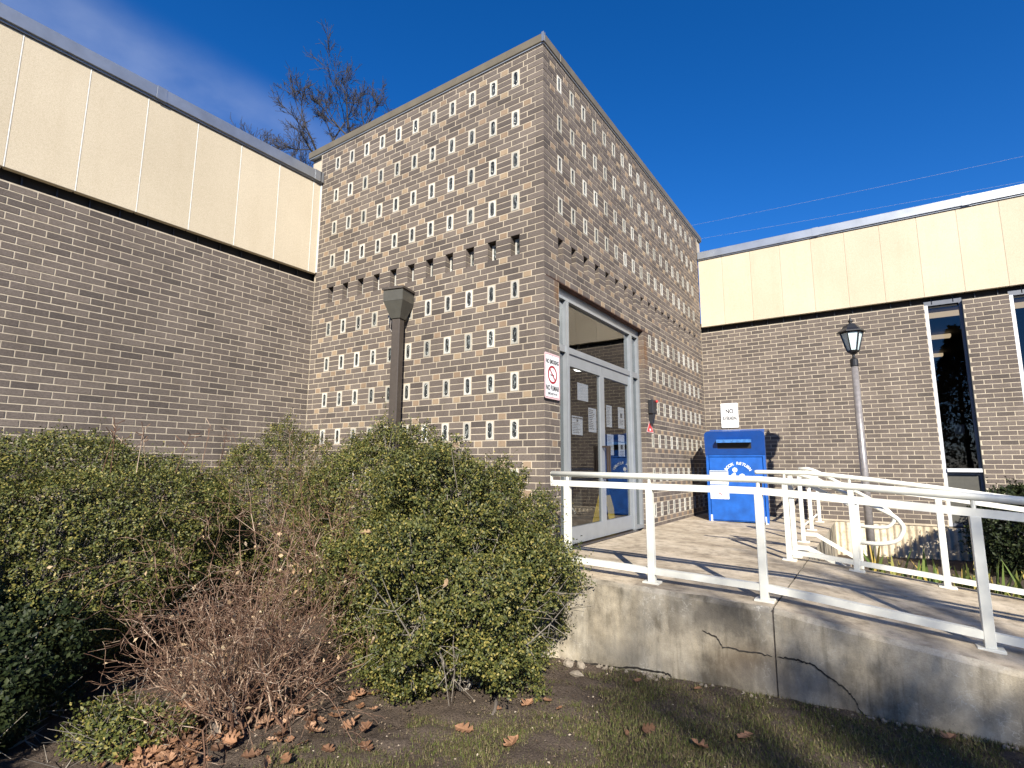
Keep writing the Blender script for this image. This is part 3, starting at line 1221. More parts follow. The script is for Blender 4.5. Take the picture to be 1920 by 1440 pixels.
for r in range(-2, 4):
    gB += [(G0 + P2 * k - U2 / 2 + .014, G0 + P2 * k + U2 / 2 - .014, 7 * H * r - gz_, 7 * H * r + gz_) for k in range(10)]
mb = MB()
mortar_sheet(mb, FA, -W_T - 0.02, -MORTAR_BACK, -2.0, TOP, holesA + gA)
mortar_sheet(mb, FB, MORTAR_BACK, L_T + 0.02, -1.9, TOP, holesB + gB + [(DOOR_Y0 - 0.006, DOOR_Y1 + 0.006, -1.9, LINTEL_Z)])
for fc, hs in ((FA, holesA), (FB, holesB)):
    for s0, s1, z0, z1 in hs:
        d0, d1 = MORTAR_BACK, 0.088
        q = lambda s, d, z: fc.p(s, d, z)
        mb.quad(q(s0, d0, z0), q(s0, d1, z0), q(s0, d1, z1), q(s0, d0, z1))
        mb.quad(q(s1, d1, z0), q(s1, d0, z0), q(s1, d0, z1), q(s1, d1, z1))
        mb.quad(q(s0, d1, z0), q(s0, d0, z0), q(s1, d0, z0), q(s1, d1, z0))
        mb.quad(q(s0, d0, z1), q(s0, d1, z1), q(s1, d1, z1), q(s1, d0, z1))
        mb.quad(q(s0, d1, z0), q(s1, d1, z0), q(s1, d1, z1), q(s0, d1, z1))
# door reveals
for y, s in ((DOOR_Y0 - 0.006, 1), (DOOR_Y1 + 0.006, -1)):
    mb.quad((-MORTAR_BACK, y, -1.9), (-0.22, y, -1.9), (-0.22, y, LINTEL_Z), (-MORTAR_BACK, y, LINTEL_Z))
mb.build('wall', M['mortar'], tower)

for r in range(-1, 9):
    if r == 4:
        continue
    for k in range(11):
        glass_block(tower, FA, -(3.5 + 3 * k) * U, 7 * H * r)
for r in range(5, 9):
    for k in range(18):
        glass_block(tower, FB, (3.5 + 3 * k) * U, 7 * H * r)
for r in range(-2, 4):
    for k in range(10):
        glass_block(tower, FB, G0 + P2 * k, 7 * H * r, 0.0, U2)
for k in range(11):
    glass_block(tower, FA, -(3.5 + 3 * k) * U, zc, 0.074, U - 0.004)
for k in range(18):
    glass_block(tower, FB, (3.5 + 3 * k) * U, zc, 0.074, U - 0.004)

# parapet cap, lintel, roof, back walls
mb = MB()
mb.box((-4.08, -0.022, TOP + 0.004), (0.022, 0.35, TOP + 0.105), 0.006)
mb.build('parapet_cap', M['cap'], tower)
mb = MB()
mb.box((-0.35, 0.352, TOP + 0.004), (0.022, 6.32, TOP + 0.105), 0.006)
mb.build('parapet_cap', M['cap'], tower)
mb = MB()
mb.box((0.0225, -0.006, TOP), (0.0265, 0.006, TOP + 0.112))
mb.box((-0.004, -0.0265, TOP), (0.0265, -0.0225, TOP + 0.112))
mb.build('cap_seam', M['coping'], tower)
mb = MB()
mb.box((-4.06, -0.010, TOP - 0.012), (0.010, 6.30, TOP + 0.004))
mb.build('cap_drip', M['alu'], tower)
mb = MB()
mb.box((-4.05, 0.36, 3.2), (-0.36, 6.3, TOP + 0.03))
mb.build('roof', M['roof'], tower)
mb = MB()
mb.box((-4.05, 0.05, 3.83), (-3.80, 6.3, TOP - 0.02))
mb.box((-3.79, 6.06, 3.84), (-0.02, 6.3, TOP - 0.02))
mb.build('rear_parapet', M['mortar'], tower)
bk = []
FN = Face((0, 6.305, 0), (-1, 0, 0), (0, -1, 0))
mb = MB()
mb.box((-0.150, 0.10, LINTEL_Z - 0.010), (-0.012, 3.15, LINTEL_Z + 0.004))
mb.box((-0.016, 0.04, LINTEL_Z - 0.007), (0.0015, 3.156, LINTEL_Z + 0.002))
mb.build('lintel', M['rust'], tower)
# vestibule behind the doors
mb = MB()
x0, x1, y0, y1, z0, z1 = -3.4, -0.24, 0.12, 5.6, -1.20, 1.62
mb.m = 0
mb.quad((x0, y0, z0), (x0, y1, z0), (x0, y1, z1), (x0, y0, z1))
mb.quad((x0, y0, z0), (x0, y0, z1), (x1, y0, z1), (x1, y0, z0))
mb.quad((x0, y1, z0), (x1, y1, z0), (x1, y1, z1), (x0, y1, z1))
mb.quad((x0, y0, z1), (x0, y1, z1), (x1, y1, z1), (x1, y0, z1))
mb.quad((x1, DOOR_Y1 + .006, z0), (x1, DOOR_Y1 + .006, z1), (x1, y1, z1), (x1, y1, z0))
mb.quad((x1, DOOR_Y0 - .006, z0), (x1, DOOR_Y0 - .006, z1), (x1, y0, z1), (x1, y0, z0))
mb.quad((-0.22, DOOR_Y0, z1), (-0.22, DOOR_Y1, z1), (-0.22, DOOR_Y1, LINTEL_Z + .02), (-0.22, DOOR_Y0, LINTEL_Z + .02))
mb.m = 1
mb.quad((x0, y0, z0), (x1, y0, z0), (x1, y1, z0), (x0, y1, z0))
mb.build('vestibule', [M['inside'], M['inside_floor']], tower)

# ================================================================== BRICK WINGS
def wing_top(parent, fc, s0, s1, zb, pitch, phase, zgap, right):
    """pale panels over a dark recess, joint strips and metal coping"""
    z0, z1 = 2.312, 3.66
    first = math.ceil((s0 - phase) / pitch)
    k = first
    js = []
    while phase + pitch * k < s1 - 0.01:
        js.append(phase + pitch * k)
        k += 1
    ed = [s0] + [j for j in js if j > s0 + 0.02] + [s1]
    for a, b in zip(ed[:-1], ed[1:]):
        mb = MB()
        m = fc.mat(0, 0, 0)
        v0 = len(mb.v)
        mb.box((a + .005, -0.030, z0), (b - .005, 0.03, z1), 0.004)
        mb.v = [tuple(m @ Vector(p)) for p in mb.v]
        mb.build('panel', M['panel'], parent)
    for j in ed[1:-1]:
        mb = MB()
        mb.box((j - .0045, -0.027 if right else -0.033, z0 + .002), (j + .0045, 0.0, z1 - .002))
        mb.v = [tuple(m @ Vector(p)) for p in mb.v]
        mb.build('joint_strip', M['panel'] if right else M['batten'], parent)
    # recess under the panels
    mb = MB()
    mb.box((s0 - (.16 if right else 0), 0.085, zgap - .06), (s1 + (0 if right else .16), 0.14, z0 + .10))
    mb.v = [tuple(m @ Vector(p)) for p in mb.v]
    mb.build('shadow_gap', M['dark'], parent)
    mb = MB()
    x = s0 + 0.1
    while x < s1:
        mb.box((x, 0.060, zgap), (x + .012, 0.084, z0))
        x += 0.265
    mb.v = [tuple(m @ Vector(p)) for p in mb.v]
    tag(mb.build('bracket', M['black_plastic'], parent), None, None, None, 'stuff')
    # coping in lengths
    x = s0
    while x < s1 - .05:
        e = min(x + 2.05, s1)
        mb = MB()
        mb.box((x + .002, -0.075, z1 + .022), (e - .002, 0.30, z1 + .168), 0.005)
        mb.box((x + .002, -0.052, z1 + .004), (e - .002, 0.1, z1 + .021))
        mb.v = [tuple(m @ Vector(p)) for p in mb.v]
        mb.build('coping', M['coping'], parent)
        mb = MB()
        mb.box((e - .05, -0.078, z1 + .020), (e + .05 if e < s1 else e, 0.2, z1 + .1705))
        mb.v = [tuple(m @ Vector(p)) for p in mb.v]
        mb.build('coping_seam', M['coping'], parent)
        x = e
    return z1


left_wing = thing('brick_wing', 'brown brick building wing with pale panels and bluish coping, left of the tower', 'building', (-W_T, -5, -1.9))
FL = Face((-W_T, 0, 0), (0, 1, 0), (-1, 0, 0))
bricks = []
for c in range(-27, 32):
    off = 0.0 if c % 2 else U
    s = 0.0
    first = True
    while s > -8.2:
        w = U if (first and c % 2 == 0) else 2 * U
        a, b = s - w + J / 2, s - J / 2
        if b > a:
            bricks.append((FL, a, b, (c - .5) * H + J / 2, (c + .5) * H - J / 2, THIN, 'brick'))
        s -= w
        first = False
lay(left_wing, bricks, -0.22)
mb = MB()
mortar_sheet(mb, FL, -8.3, 0.0, -2.1, 31.5 * H + .010)
mb.quad((-W_T - MORTAR_BACK, -8.3, 31.5 * H + .01), (-W_T - MORTAR_BACK, 0.0, 31.5 * H + .01), (-W_T - 0.12, 0.0, 31.5 * H + .01), (-W_T - 0.12, -8.3, 31.5 * H + .01))
mb.quad((-W_T - MORTAR_BACK, -8.3, -2.1), (-10, -8.3, -2.1), (-10, -8.3, 3.6), (-W_T - MORTAR_BACK, -8.3, 3.6))
mb.build('wall', M['mortar'], left_wing)
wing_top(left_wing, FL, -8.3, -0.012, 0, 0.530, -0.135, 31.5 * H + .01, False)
mb = MB()
mb.box((-W_T + 0.010, -0.020, 2.33), (-W_T + 0.040, -0.0005, 3.66))
mb.build('end_trim', M['batten'], left_wing)
mb = MB()
mb.box((-10, -8.3, 3.55), (-W_T - 0.31, -0.05, 3.70))
mb.build('roof', M['roof'], left_wing)

right_wing = thing('brick_wing', 'brown brick building wing with tall narrow windows, right of the tower', 'building', (4, L_T, -1.9))
FR = Face((0, L_T, 0), (1, 0, 0), (0, 1, 0))
WINS = [(3.462 + 1.006 * k, 3.932 + 1.006 * k) for k in range(4)]
bricks = []
for c in range(-17, 32):
    s = 0.0
    first = True
    while s < 8.2:
        w = U * 0.9 if (first and c % 2 == 0) else 2 * U
        spans = [(s, s + w)]
        for wa, wb in WINS:
            ns = []
            for a, b in spans:
                if b <= wa - .001 or a >= wb + .001:
                    ns.append((a, b))
                else:
                    if a < wa: ns.append((a, wa + J / 2))
                    if b > wb: ns.append((wb - J / 2, b))
            spans = ns
        for a, b in spans:
            a2, b2 = a + J / 2, b - J / 2
            if b2 - a2 > 0.022:
                bricks.append((FR, a2, b2, (c - .5) * H + J / 2, (c + .5) * H - J / 2, 0.09 if any(abs(a2 - wb) < .01 or abs(b2 - wa) < .01 for wa, wb in WINS) else THIN, 'brick'))
        s += w
        first = False
lay(right_wing, bricks, -1.2)
mb = MB()
ZT = 31.5 * H + .010
mortar_sheet(mb, FR, 0.0, 8.3, -1.245, ZT, [(wa, wb, -1.245, ZT) for wa, wb in WINS])
e = [0.0] + [q for w in WINS for q in w] + [8.3]
for a, b in zip(e[::2], e[1::2]):
    mb.quad((a, L_T + MORTAR_BACK, ZT), (b, L_T + MORTAR_BACK, ZT), (b, L_T + .12, ZT), (a, L_T + .12, ZT))
mb.quad((8.3, L_T + MORTAR_BACK, -2.1), (8.3, 12, -2.1), (8.3, 12, 3.6), (8.3, L_T + MORTAR_BACK, 3.6))
mb.build('wall', M['mortar'], right_wing)
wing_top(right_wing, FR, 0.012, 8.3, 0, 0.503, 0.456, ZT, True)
mb = MB()
mb.box((0.02, L_T + .31, 3.55), (8.3, 12, 3.70))
mb.build('roof', M['roof'], right_wing)
# ribbed concrete base
mb = MB()
n = 640
vs = []
for i in range(n + 1):
    x = 2.0 * 0 + 8.3 * i / n
    ph = (x / 0.092) % 1.0
    y = L_T + 0.004 - 0.046 * (0.5 - 0.5 * math.cos(2 * math.pi * ph))
    vs += [(x, y, -2.1), (x, y, -1.262), (x, L_T + .03, -1.252)]
fs = []
for i in range(n):
    for k in (0, 1):
        fs.append((3 * i + k, 3 * i + 3 + k, 3 * i + 4 + k, 3 * i + 1 + k))
mb.add(vs, fs)
mb.build('ribbed_base', M['rib'], right_wing, True)
# windows
for wa, wb in WINS:
    mb = MB()
    y0, y1 = L_T + 0.060, L_T + 0.125
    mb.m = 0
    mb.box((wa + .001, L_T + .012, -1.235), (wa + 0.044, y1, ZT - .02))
    mb.m = 1  # bars whose colour holds the jamb shadow
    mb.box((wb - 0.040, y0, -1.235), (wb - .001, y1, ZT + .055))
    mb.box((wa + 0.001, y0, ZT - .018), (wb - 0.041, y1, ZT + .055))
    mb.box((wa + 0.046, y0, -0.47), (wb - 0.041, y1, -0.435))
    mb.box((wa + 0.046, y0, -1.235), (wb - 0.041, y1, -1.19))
    w_ = mb.build('window', [M['alu_white'], M['frame_shade']], right_wing)
    mb = MB()
    mb.box((wa + 0.050, L_T + .085, -0.434), (wb - 0.042, L_T + .095, ZT - .019))
    mb.build('pane', M['glass_win'], w_)
    mb = MB()
    mb.box((wa + 0.050, L_T + .080, -1.188), (wb - 0.042, L_T + .10, -0.472))
    mb.build('spandrel_panel', M['bronze'], w_)
    mb = MB()
    mb.box((wa + 0.049, L_T - 0.012, -0.432), (wb - 0.012, L_T + .059, -0.375), 0.004)
    mb.build('sill', M['alu_white'], w_)
    mb = MB()
    mb.box((wb - 0.003, L_T + .0, -1.235), (wb + .0035, L_T + .059, ZT))
    mb.build('jamb_liner', M['bronze'], w_)
# reading room seen through the windows
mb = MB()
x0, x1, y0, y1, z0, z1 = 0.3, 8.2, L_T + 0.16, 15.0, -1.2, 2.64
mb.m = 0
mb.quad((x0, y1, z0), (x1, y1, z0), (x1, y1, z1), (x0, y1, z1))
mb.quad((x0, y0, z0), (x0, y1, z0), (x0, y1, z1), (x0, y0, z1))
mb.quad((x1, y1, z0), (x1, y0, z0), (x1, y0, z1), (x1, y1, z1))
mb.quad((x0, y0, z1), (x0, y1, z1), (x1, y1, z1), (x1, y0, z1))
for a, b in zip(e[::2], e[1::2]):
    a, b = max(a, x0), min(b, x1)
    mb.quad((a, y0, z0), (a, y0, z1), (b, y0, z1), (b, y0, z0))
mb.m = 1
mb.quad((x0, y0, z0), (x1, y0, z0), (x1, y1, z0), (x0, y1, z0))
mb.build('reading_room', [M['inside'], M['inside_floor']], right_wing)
for i, (yy, xa, xb) in enumerate(((8.5, 3.0, 5.6), (10.76, 3.0, 4.25), (13.3, 3.0, 4.32), (8.5, 6.0, 7.6))):
    mb = MB()
    mb.box((xa, yy - .10, 2.53), (xb, yy + .10, 2.60), 0.01)
    mb.build('ceiling_light', M['tube_light'], right_wing)
mb = MB()
for x_ in (3.2, 4.6, 6.0):
    mb.box((x_, 11.8, -1.19), (x_ + 1.2, 12.2, 0.55))
mb.build('bookcase', M['wood_dark'], right_wing)
mb = MB()
mb.box((3.95, 9.0, 0.28), (4.10, 9.02, 0.46))
mb.box((3.86, 8.8, 0.50), (3.94, 8.82, 0.54))
mb.build('pinned_sheet', M['paper'], right_wing)

# ================================================================== ENTRANCE DOORS
entr = thing('entrance_doors', 'aluminium framed glass double door with transom in the brick tower', 'door', (-0.12, 1.55, -1.2))
FX0, FX1 = -0.165, -0.075
ya, yb = DOOR_Y0 + .001, DOOR_Y1 - .001
DL, DR, DM = 0.655, 2.455, 1.555
TZ0, TZ1 = 0.862, 0.935
SILLZ = -1.192
mb = MB()
mb.box((FX0, ya, SILLZ), (FX1, ya + .050, LINTEL_Z - .011))
mb.box((FX0, yb - .050, SILLZ), (FX1, yb, LINTEL_Z - .011))
mb.box((FX0, ya + .051, LINTEL_Z - .115), (FX1, yb - .051, LINTEL_Z - .011))
mb.build('frame', M['alu'], entr)
for m0 in (DL - .066, DR + .001):
    mb = MB()
    mb.box((FX0, m0, SILLZ), (FX1 + .004, m0 + .022, LINTEL_Z - .116))
    mb.box((FX0, m0 + .024, SILLZ), (FX1 - .006, m0 + .041, LINTEL_Z - .116))
    mb.box((FX0, m0 + .043, SILLZ), (FX1 + .004, m0 + .065, LINTEL_Z - .116))
    mb.build('mullion', M['alu'], entr)
mb = MB()
mb.box((FX0, ya + .051, TZ0), (FX1 - .003, DL - .067, TZ1))
mb.box((FX0, DL + .001, TZ0), (FX1 - .003, DR - .001, TZ1), 0.004)
mb.box((FX0, DR + .068, TZ0), (FX1 - .003, yb - .051, TZ1))
mb.build('transom_bar', M['alu'], entr)
mb = MB()
mb.box((FX0, ya + .051, SILLZ), (FX1, DL - .067, SILLZ + .05))
mb.box((FX0, DR + .068, SILLZ), (FX1, yb - .051, SILLZ + .05))
mb.build('sill', M['alu'], entr)
mb = MB()
mb.box((-0.20, DL - .001, -1.22), (-0.010, DR + .001, SILLZ - .001))
mb.build('threshold', M['brown_metal'], entr)
GXP = -0.118
for (a, b, z0, z1, nm) in ((DL + .004, DR - .004, TZ1 + .001, LINTEL_Z - .116, 'transom_pane'),
                           (ya + .052, DL - .068, SILLZ + .051, TZ0 - .001, 'sidelight_pane'), (DR + .069, yb - .052, SILLZ + .051, TZ0 - .001, 'sidelight_pane'),
                           (ya + .052, DL - .068, TZ1 + .001, LINTEL_Z - .116, 'transom_pane'), (DR + .069, yb - .052, TZ1 + .001, LINTEL_Z - .116, 'transom_pane')):
    mb = MB()
    mb.box((GXP - .003, a, z0), (GXP + .003, b, z1))
    mb.build(nm, M['glass'], entr)
for side, (a, b) in enumerate(((DL + .003, DM - .003), (DM + .003, DR - .003))):
    mb = MB()
    xa, xb = -0.142, -0.094
    z0, z1 = SILLZ + .014, TZ0 - .004
    tr, br, stl = 0.125, 0.175, 0.052
    mb.box((xa, a, z0), (xb, a + stl, z1))
    mb.box((xa, b - stl, z0), (xb, b, z1))
    mb.box((xa, a + stl + .0005, z1 - tr), (xb - .001, b - stl - .0005, z1))
    mb.box((xa, a + stl + .0005, z0), (xb - .001, b - stl - .0005, z0 + br))
    d = mb.build('door', M['alu'], entr)
    mb = MB()
    mb.box((GXP - .003, a + stl, z0 + br + .001), (GXP + .003, b - stl, z1 - tr - .001))
    mb.build('door_pane', M['glass'], d)
    hy = b - .028 if side == 0 else a + .028
    mb = MB()
    mb.tube([(xb + .001, hy, -0.13), (xb + .065, hy, -0.13), (xb + .065, hy, -0.50), (xb + .001, hy, -0.50)], 0.010, square=True)
    mb.build('handle', M['brown_metal'], d)
    mb = MB()
    mb.box((xa - .012, a, z1 - .10), (xa - .002, b, z1 - .04))
    mb.build('closer', M['black_plastic'], d)

# paper notices hung inside the glass
PAPERS = [(.950, .385, 1.225, .585, 'blank white sheet behind the left door glass, highest of the papers', 0),
          (.805, -.015, 1.070, .195, 'poster with dark header and crest behind the left door glass, lowest there', 1),
          (1.225, .035, 1.440, .320, 'closely printed list behind the left door glass beside the meeting stile', 2),
          (1.735, .125, 1.905, .400, 'printed sheet at the inner edge of the right door glass', 3),
          (2.105, .130, 2.315, .408, 'narrow notice with dark picture behind the right door glass', 4),
          (1.742, -.225, 1.941, .035, 'low pale flyer beside the right door handle', 3),
          (2.094, -.045, 2.300, .045, 'low half sheet over a picture flyer behind the right door glass', 0),
          (2.094, -.235, 2.305, -.055, 'picture flyer under a half sheet behind the right door glass', 4)]
for y0, z0, y1, z1, lab, typ in PAPERS:
    t = thing('paper_notice', lab, 'paper', (-.126, (y0 + y1) / 2, z0), 'paper notices taped inside the entrance doors')
    fm = frame_matrix((-.128, (y0 + y1) / 2, (z0 + z1) / 2), (0, 1, 0), (0, 0, 1))
    w, h = y1 - y0, z1 - z0
    flat('sheet', fm, [(-w / 2, -h / 2), (w / 2, -h / 2), (w / 2, h / 2), (-w / 2, h / 2)], 0, .0008, M['paper'], t)
    rr = random.Random(int(y0 * 1000))
    mb = MB()
    def bar(a0, b0, a1, b1):
        mb.prism([fm @ Vector(p) for p in ((a0, b0, .0012), (a1, b0, .0012), (a1, b1, .0012), (a0, b1, .0012))], (0.0004, 0, 0))
    if typ in (1, 2, 3):
        zz = h / 2 - .03
        if typ == 1:
            bar(-w / 2 + .01, h / 2 - .03, w / 2 - .01, h / 2 - .012)
            bar(-.02, h / 2 - .065, .02, h / 2 - .035)
            zz -= .05
        while zz > -h / 2 + .02:
            ll = rr.uniform(.5, .9) * w / 2
            bar(-w / 2 + .015, zz, -w / 2 + .015 + ll * 1.6, zz + (.009 if typ == 2 else .005))
            zz -= .022 if typ == 2 else .018
    if typ == 4:
        bar(-.035, .0, .035, .06)
        for k in range(4):
            bar(-w / 3, -.03 - .018 * k, w / 3, -.024 - .018 * k)
    if mb.f:
        mb.build('print', M['paper_ink'], t)

t = thing('downlight', 'small lit ceiling lamp inside the vestibule behind the left door', 'lamp', (-1.34, 3.4, 1.2))
mb = MB()
mb.lathe((-1.34, 3.4, 1.22), [(.10, 0), (.10, .03), (.06, .05), (.02, .40)], 14)
mb.build('housing', M['white'], t)
mb = MB()
mb.lathe((-1.34, 3.4, 1.195), [(.06, 0), (.085, .02)], 14)
mb.build('bulb', M['spot_light'], t)
t = thing('floor_sign', 'yellow folding wet floor sign standing inside behind the right door', 'floor sign', (-0.75, 3.0, -1.2))
for s in (-1, 1):
    mb = MB()
    mb.prism([(-0.75 + s * .14, 2.86, -1.198), (-0.75 + s * .14, 3.14, -1.198), (-0.75 + s * .012, 3.06, -.60), (-0.75 + s * .012, 2.94, -.60)], (0.006, 0, 0))
    mb.build('board', M['yellow'], t)

# ================================================================== SIGNS AND WALL FITTINGS
def sign_plate(t, fm, w, h, edge_mat, line_mat):
    flat('plate', fm, rrect(w, h, .022), 0, .002, edge_mat, t)
    flat('face', fm, rrect(w - .020, h - .020, .017), .0021, .0006, M['white'], t)
    ring('border', fm, rrect(w - .026, h - .026, .016), rrect(w - .036, h - .036, .012), .0028, .0005, line_mat, t)
    for b in (h / 2 - .030, -h / 2 + .030):
        flat('bolt', fm, circle(.006, 10, 0, b), .0028, .003, M['alu'], t)


t = thing('no_smoking_sign', 'white bilingual NO SMOKING NO FUMAR sign on the tower corner beside the door', 'sign', (.03, .11, .29))
fm = frame_matrix((.022, .112, .522), (0, 1, 0), (0, 0, 1))
sign_plate(t, fm, .305, .457, M['pink'], M['red'])
lettering('NO SMOKING', .062, fm, 0, .142, .0033, M['black'], t, 0.64)
lettering('NO FUMAR', .070, fm, 0, -.122, .0033, M['black'], t, 0.72)
lettering('(ORD # SC 44-13)', .031, fm, 0, -.178, .0033, M['black'], t, 0.80)
ring('prohibition_ring', fm, circle(.092, 32, 0, .015), circle(.071, 32, 0, .015), .0033, .0006, M['red'], t)
s2 = math.sqrt(.5)
flat('slash', fm, [(.070 * s2 * 1 - .006, -.070 * s2 + .015 - .006), (.070 * s2 + .006, -.070 * s2 + .015 + .006), (-.070 * s2 + .006, .070 * s2 + .015 + .006), (-.070 * s2 - .006, .070 * s2 + .015 - .006)], .0040, .0004, M['red'], t)
flat('cigarette', fm, [(-.042, .004), (.032, .004), (.032, .016), (-.042, .016)], .0033, .0004, M['black'], t)
mb = MB()
mb.tube([fm @ Vector(p) for p in ((.030, .022, .0035), (.036, .038, .0035), (.018, .042, .0035), (.024, .062, .0035), (.008, .068, .0035))], .0018, 5)
mb.build('smoke_curl', M['black'], t)

t = thing('no_skateboarding_sign', 'white NO SKATEBOARDING sign on the brick wall above the blue book return', 'sign', (.445, 5.995, .345))
fm = frame_matrix((.445, L_T - .020, .572), (1, 0, 0), (0, 0, 1))
sign_plate(t, fm, .305, .457, M['white'], M['black'])
lettering('NO', .118, fm, 0, .075, .0033, M['black'], t, 0.74)
lettering('SKATEBOARDING', .092, fm, 0, -.055, .0033, M['black'], t, 0.335)

t = thing('alarm_strobe', 'black wall alarm box with red lens on the brick beside the door', 'alarm', (.05, 2.95, .35))
mb = MB()
mb.box((.002, 2.885, .375), (.075, 3.045, .575), .008)
mb.build('housing', M['black_plastic'], t)
mb = MB()
mb.prism([(.002, 2.91, .374), (.070, 2.91, .374), (.045, 2.91, .235), (.002, 2.91, .235)], (0, .085, 0))
mb.build('horn', M['black_plastic'], t)
mb = MB()
mb.box((.076, 3.000, .540), (.100, 3.047, .575), .006)
mb.build('lens', M['redtri'], t)
mb = MB()
mb.box((.076, 3.02, .43), (.082, 3.040, .45))
mb.build('keyhole_plate', M['alu'], t)

t = thing('triangle_sign', 'small red triangular warning sign on the brick under the black alarm box', 'sign', (.02, 2.93, .14))
fm = frame_matrix((.004, 2.935, .17), (0, 1, 0), (0, 0, 1))
flat('edge', fm, [(-.145, -.060), (.145, -.060), (.012, .122), (-.012, .122)], 0, .002, M['pink'], t)
flat('face', fm, [(-.118, -.048), (.118, -.048), (.006, .104), (-.006, .104)], .0022, .0008, M['redtri'], t)
lettering('FIRE', .040, fm, 0, -.022, .0033, M['white'], t, 0.9)

# ================================================================== BOOK RETURN
br = thing('book_return', 'blue steel book return box on the landing in the corner of the walls', 'drop box', (.8, 4.5, -1.235))
br.rotation_euler.z = math.radians(8.0)
bx0, bx1, by0, by1 = 0.372, 1.232, 4.50, 5.30
zb, zf, zt = -1.222, -0.185, 0.165
mb = MB()
mb.prism([(bx0, by0 + .004, zb + .02), (bx0, by1, zb + .02), (bx0, by1, zt + .10), (bx0, by0 + .10, zt - .03), (bx0, by0 + .004, zf - .01)], (bx1 - bx0, 0, 0))
mb.build('body', M['blue'], br)
mb = MB()
mb.box((bx0 + .045, by0 - .012, zb + .035), (bx1 - .045, by0 + .003, zf - .035), .005)
dr = mb.build('front_door', M['blue'], br)
fm = frame_matrix((0, by0, 0), (1, 0, 0), (0, 0, 1))
mb = MB()
for a0, b0, a1, b1 in ((bx0, zb + .01, bx0 + .036, zf), (bx1 - .036, zb + .01, bx1, zf), (bx0 + .037, zf - .026, bx1 - .037, zf)):
    mb.box((a0, by0 - .016, b0), (a1, by0 + .003, b1), .003)
mb.build('door_frame', M['blue'], br)
# hood, its face leaning forward a little
hx0, hx1 = bx0 - .006, bx1 + .004
fmh = frame_matrix(((hx0 + hx1) / 2, by0 - .020, zf + .003), (1, 0, 0), (0, -.22, 1))
hw, hhh = hx1 - hx0, .372
pts = [(-hw / 2, 0), (hw / 2, 0)] + [(hw / 2 - .06 + .06 * math.cos(a), hhh - .06 + .06 * math.sin(a)) for a in [math.radians(15 * k) for k in range(7)]] + \
      [(-hw / 2 + .06 + .06 * math.cos(a), hhh - .06 + .06 * math.sin(a)) for a in [math.radians(90 + 15 * k) for k in range(7)]]
flat('hood', fmh, pts, -.05, .05, M['blue_dark'], br)
mb = MB()
def hp(a, b, c):
    return fmh @ Vector((a, b, c))
# slot with a shelf that sticks out
flat('slot', fmh, [(-.245, .100), (.245, .100), (.245, .215), (-.245, .215)], .001, .002, M['dark'], br)
mb = MB()
mb.prism([hp(-.25, .200, .002), hp(-.25, .245, .002), hp(-.25, .262, .105), hp(-.25, .214, .105)], hp(.25, 0, 0) - hp(-.25, 0, 0))
mb.build('slot_shelf', M['blue_slot'], br)
mb = MB()
mb.box((bx0 + .02, by0 - .0155, zb), (bx0 + .06, by0 + .02, zb + .11))
mb.build('corner_foot', M['sticker'], br)
mb = MB()
mb.box((bx1 - .05, by0 - .0155, zb), (bx1 - .012, by0 + .02, zb + .11))
mb.build('corner_foot', M['sticker'], br)
# lettering on an arc and the reader emblem
fmd = frame_matrix((.835, by0 - .0125, -.52), (1, 0, 0), (0, 0, 1))
word = 'BOOK RETURN'
Rr = .205
me_all = MB()
for i, ch in enumerate(word):
    if ch == ' ':
        continue
    ang = math.radians(108 - 108 / (len(word) - 1) * 2 * i * 0.5 - 0)
    ang = math.radians(90 + 56 - 112 * i / (len(word) - 1))
    me = text_mesh(ch, .062, 1.0)
    mt = fmd @ Matrix.Translation((Rr * math.cos(ang), Rr * math.sin(ang), .001)) @ Matrix.Rotation(ang - math.pi / 2, 4, 'Z')
    me_all.add([mt @ v.co for v in me.vertices], [list(p.vertices) for p in me.polygons])
    bpy.data.meshes.remove(me)
me_all.build('lettering', M['sticker'], br)
for nm, pts in (('emblem_head', circle(.036, 18, -.045, .105)),
                ('emblem_body', [(-.115, -.02), (-.095, .035), (-.062, .062), (-.040, .055), (-.030, .015), (.01, .010), (.01, -.02)]),
                ('emblem_book', [(.0, .0), (.022, .035), (.055, .050), (.085, .038), (.10, .012), (.10, -.02), (.0, -.02)]),
                ('emblem_base', [(-.13, -.055), (.16, -.055), (.16, -.046), (-.13, -.046)])):
    flat(nm, fmd, pts, .0008, .0008, M['sticker'], br)
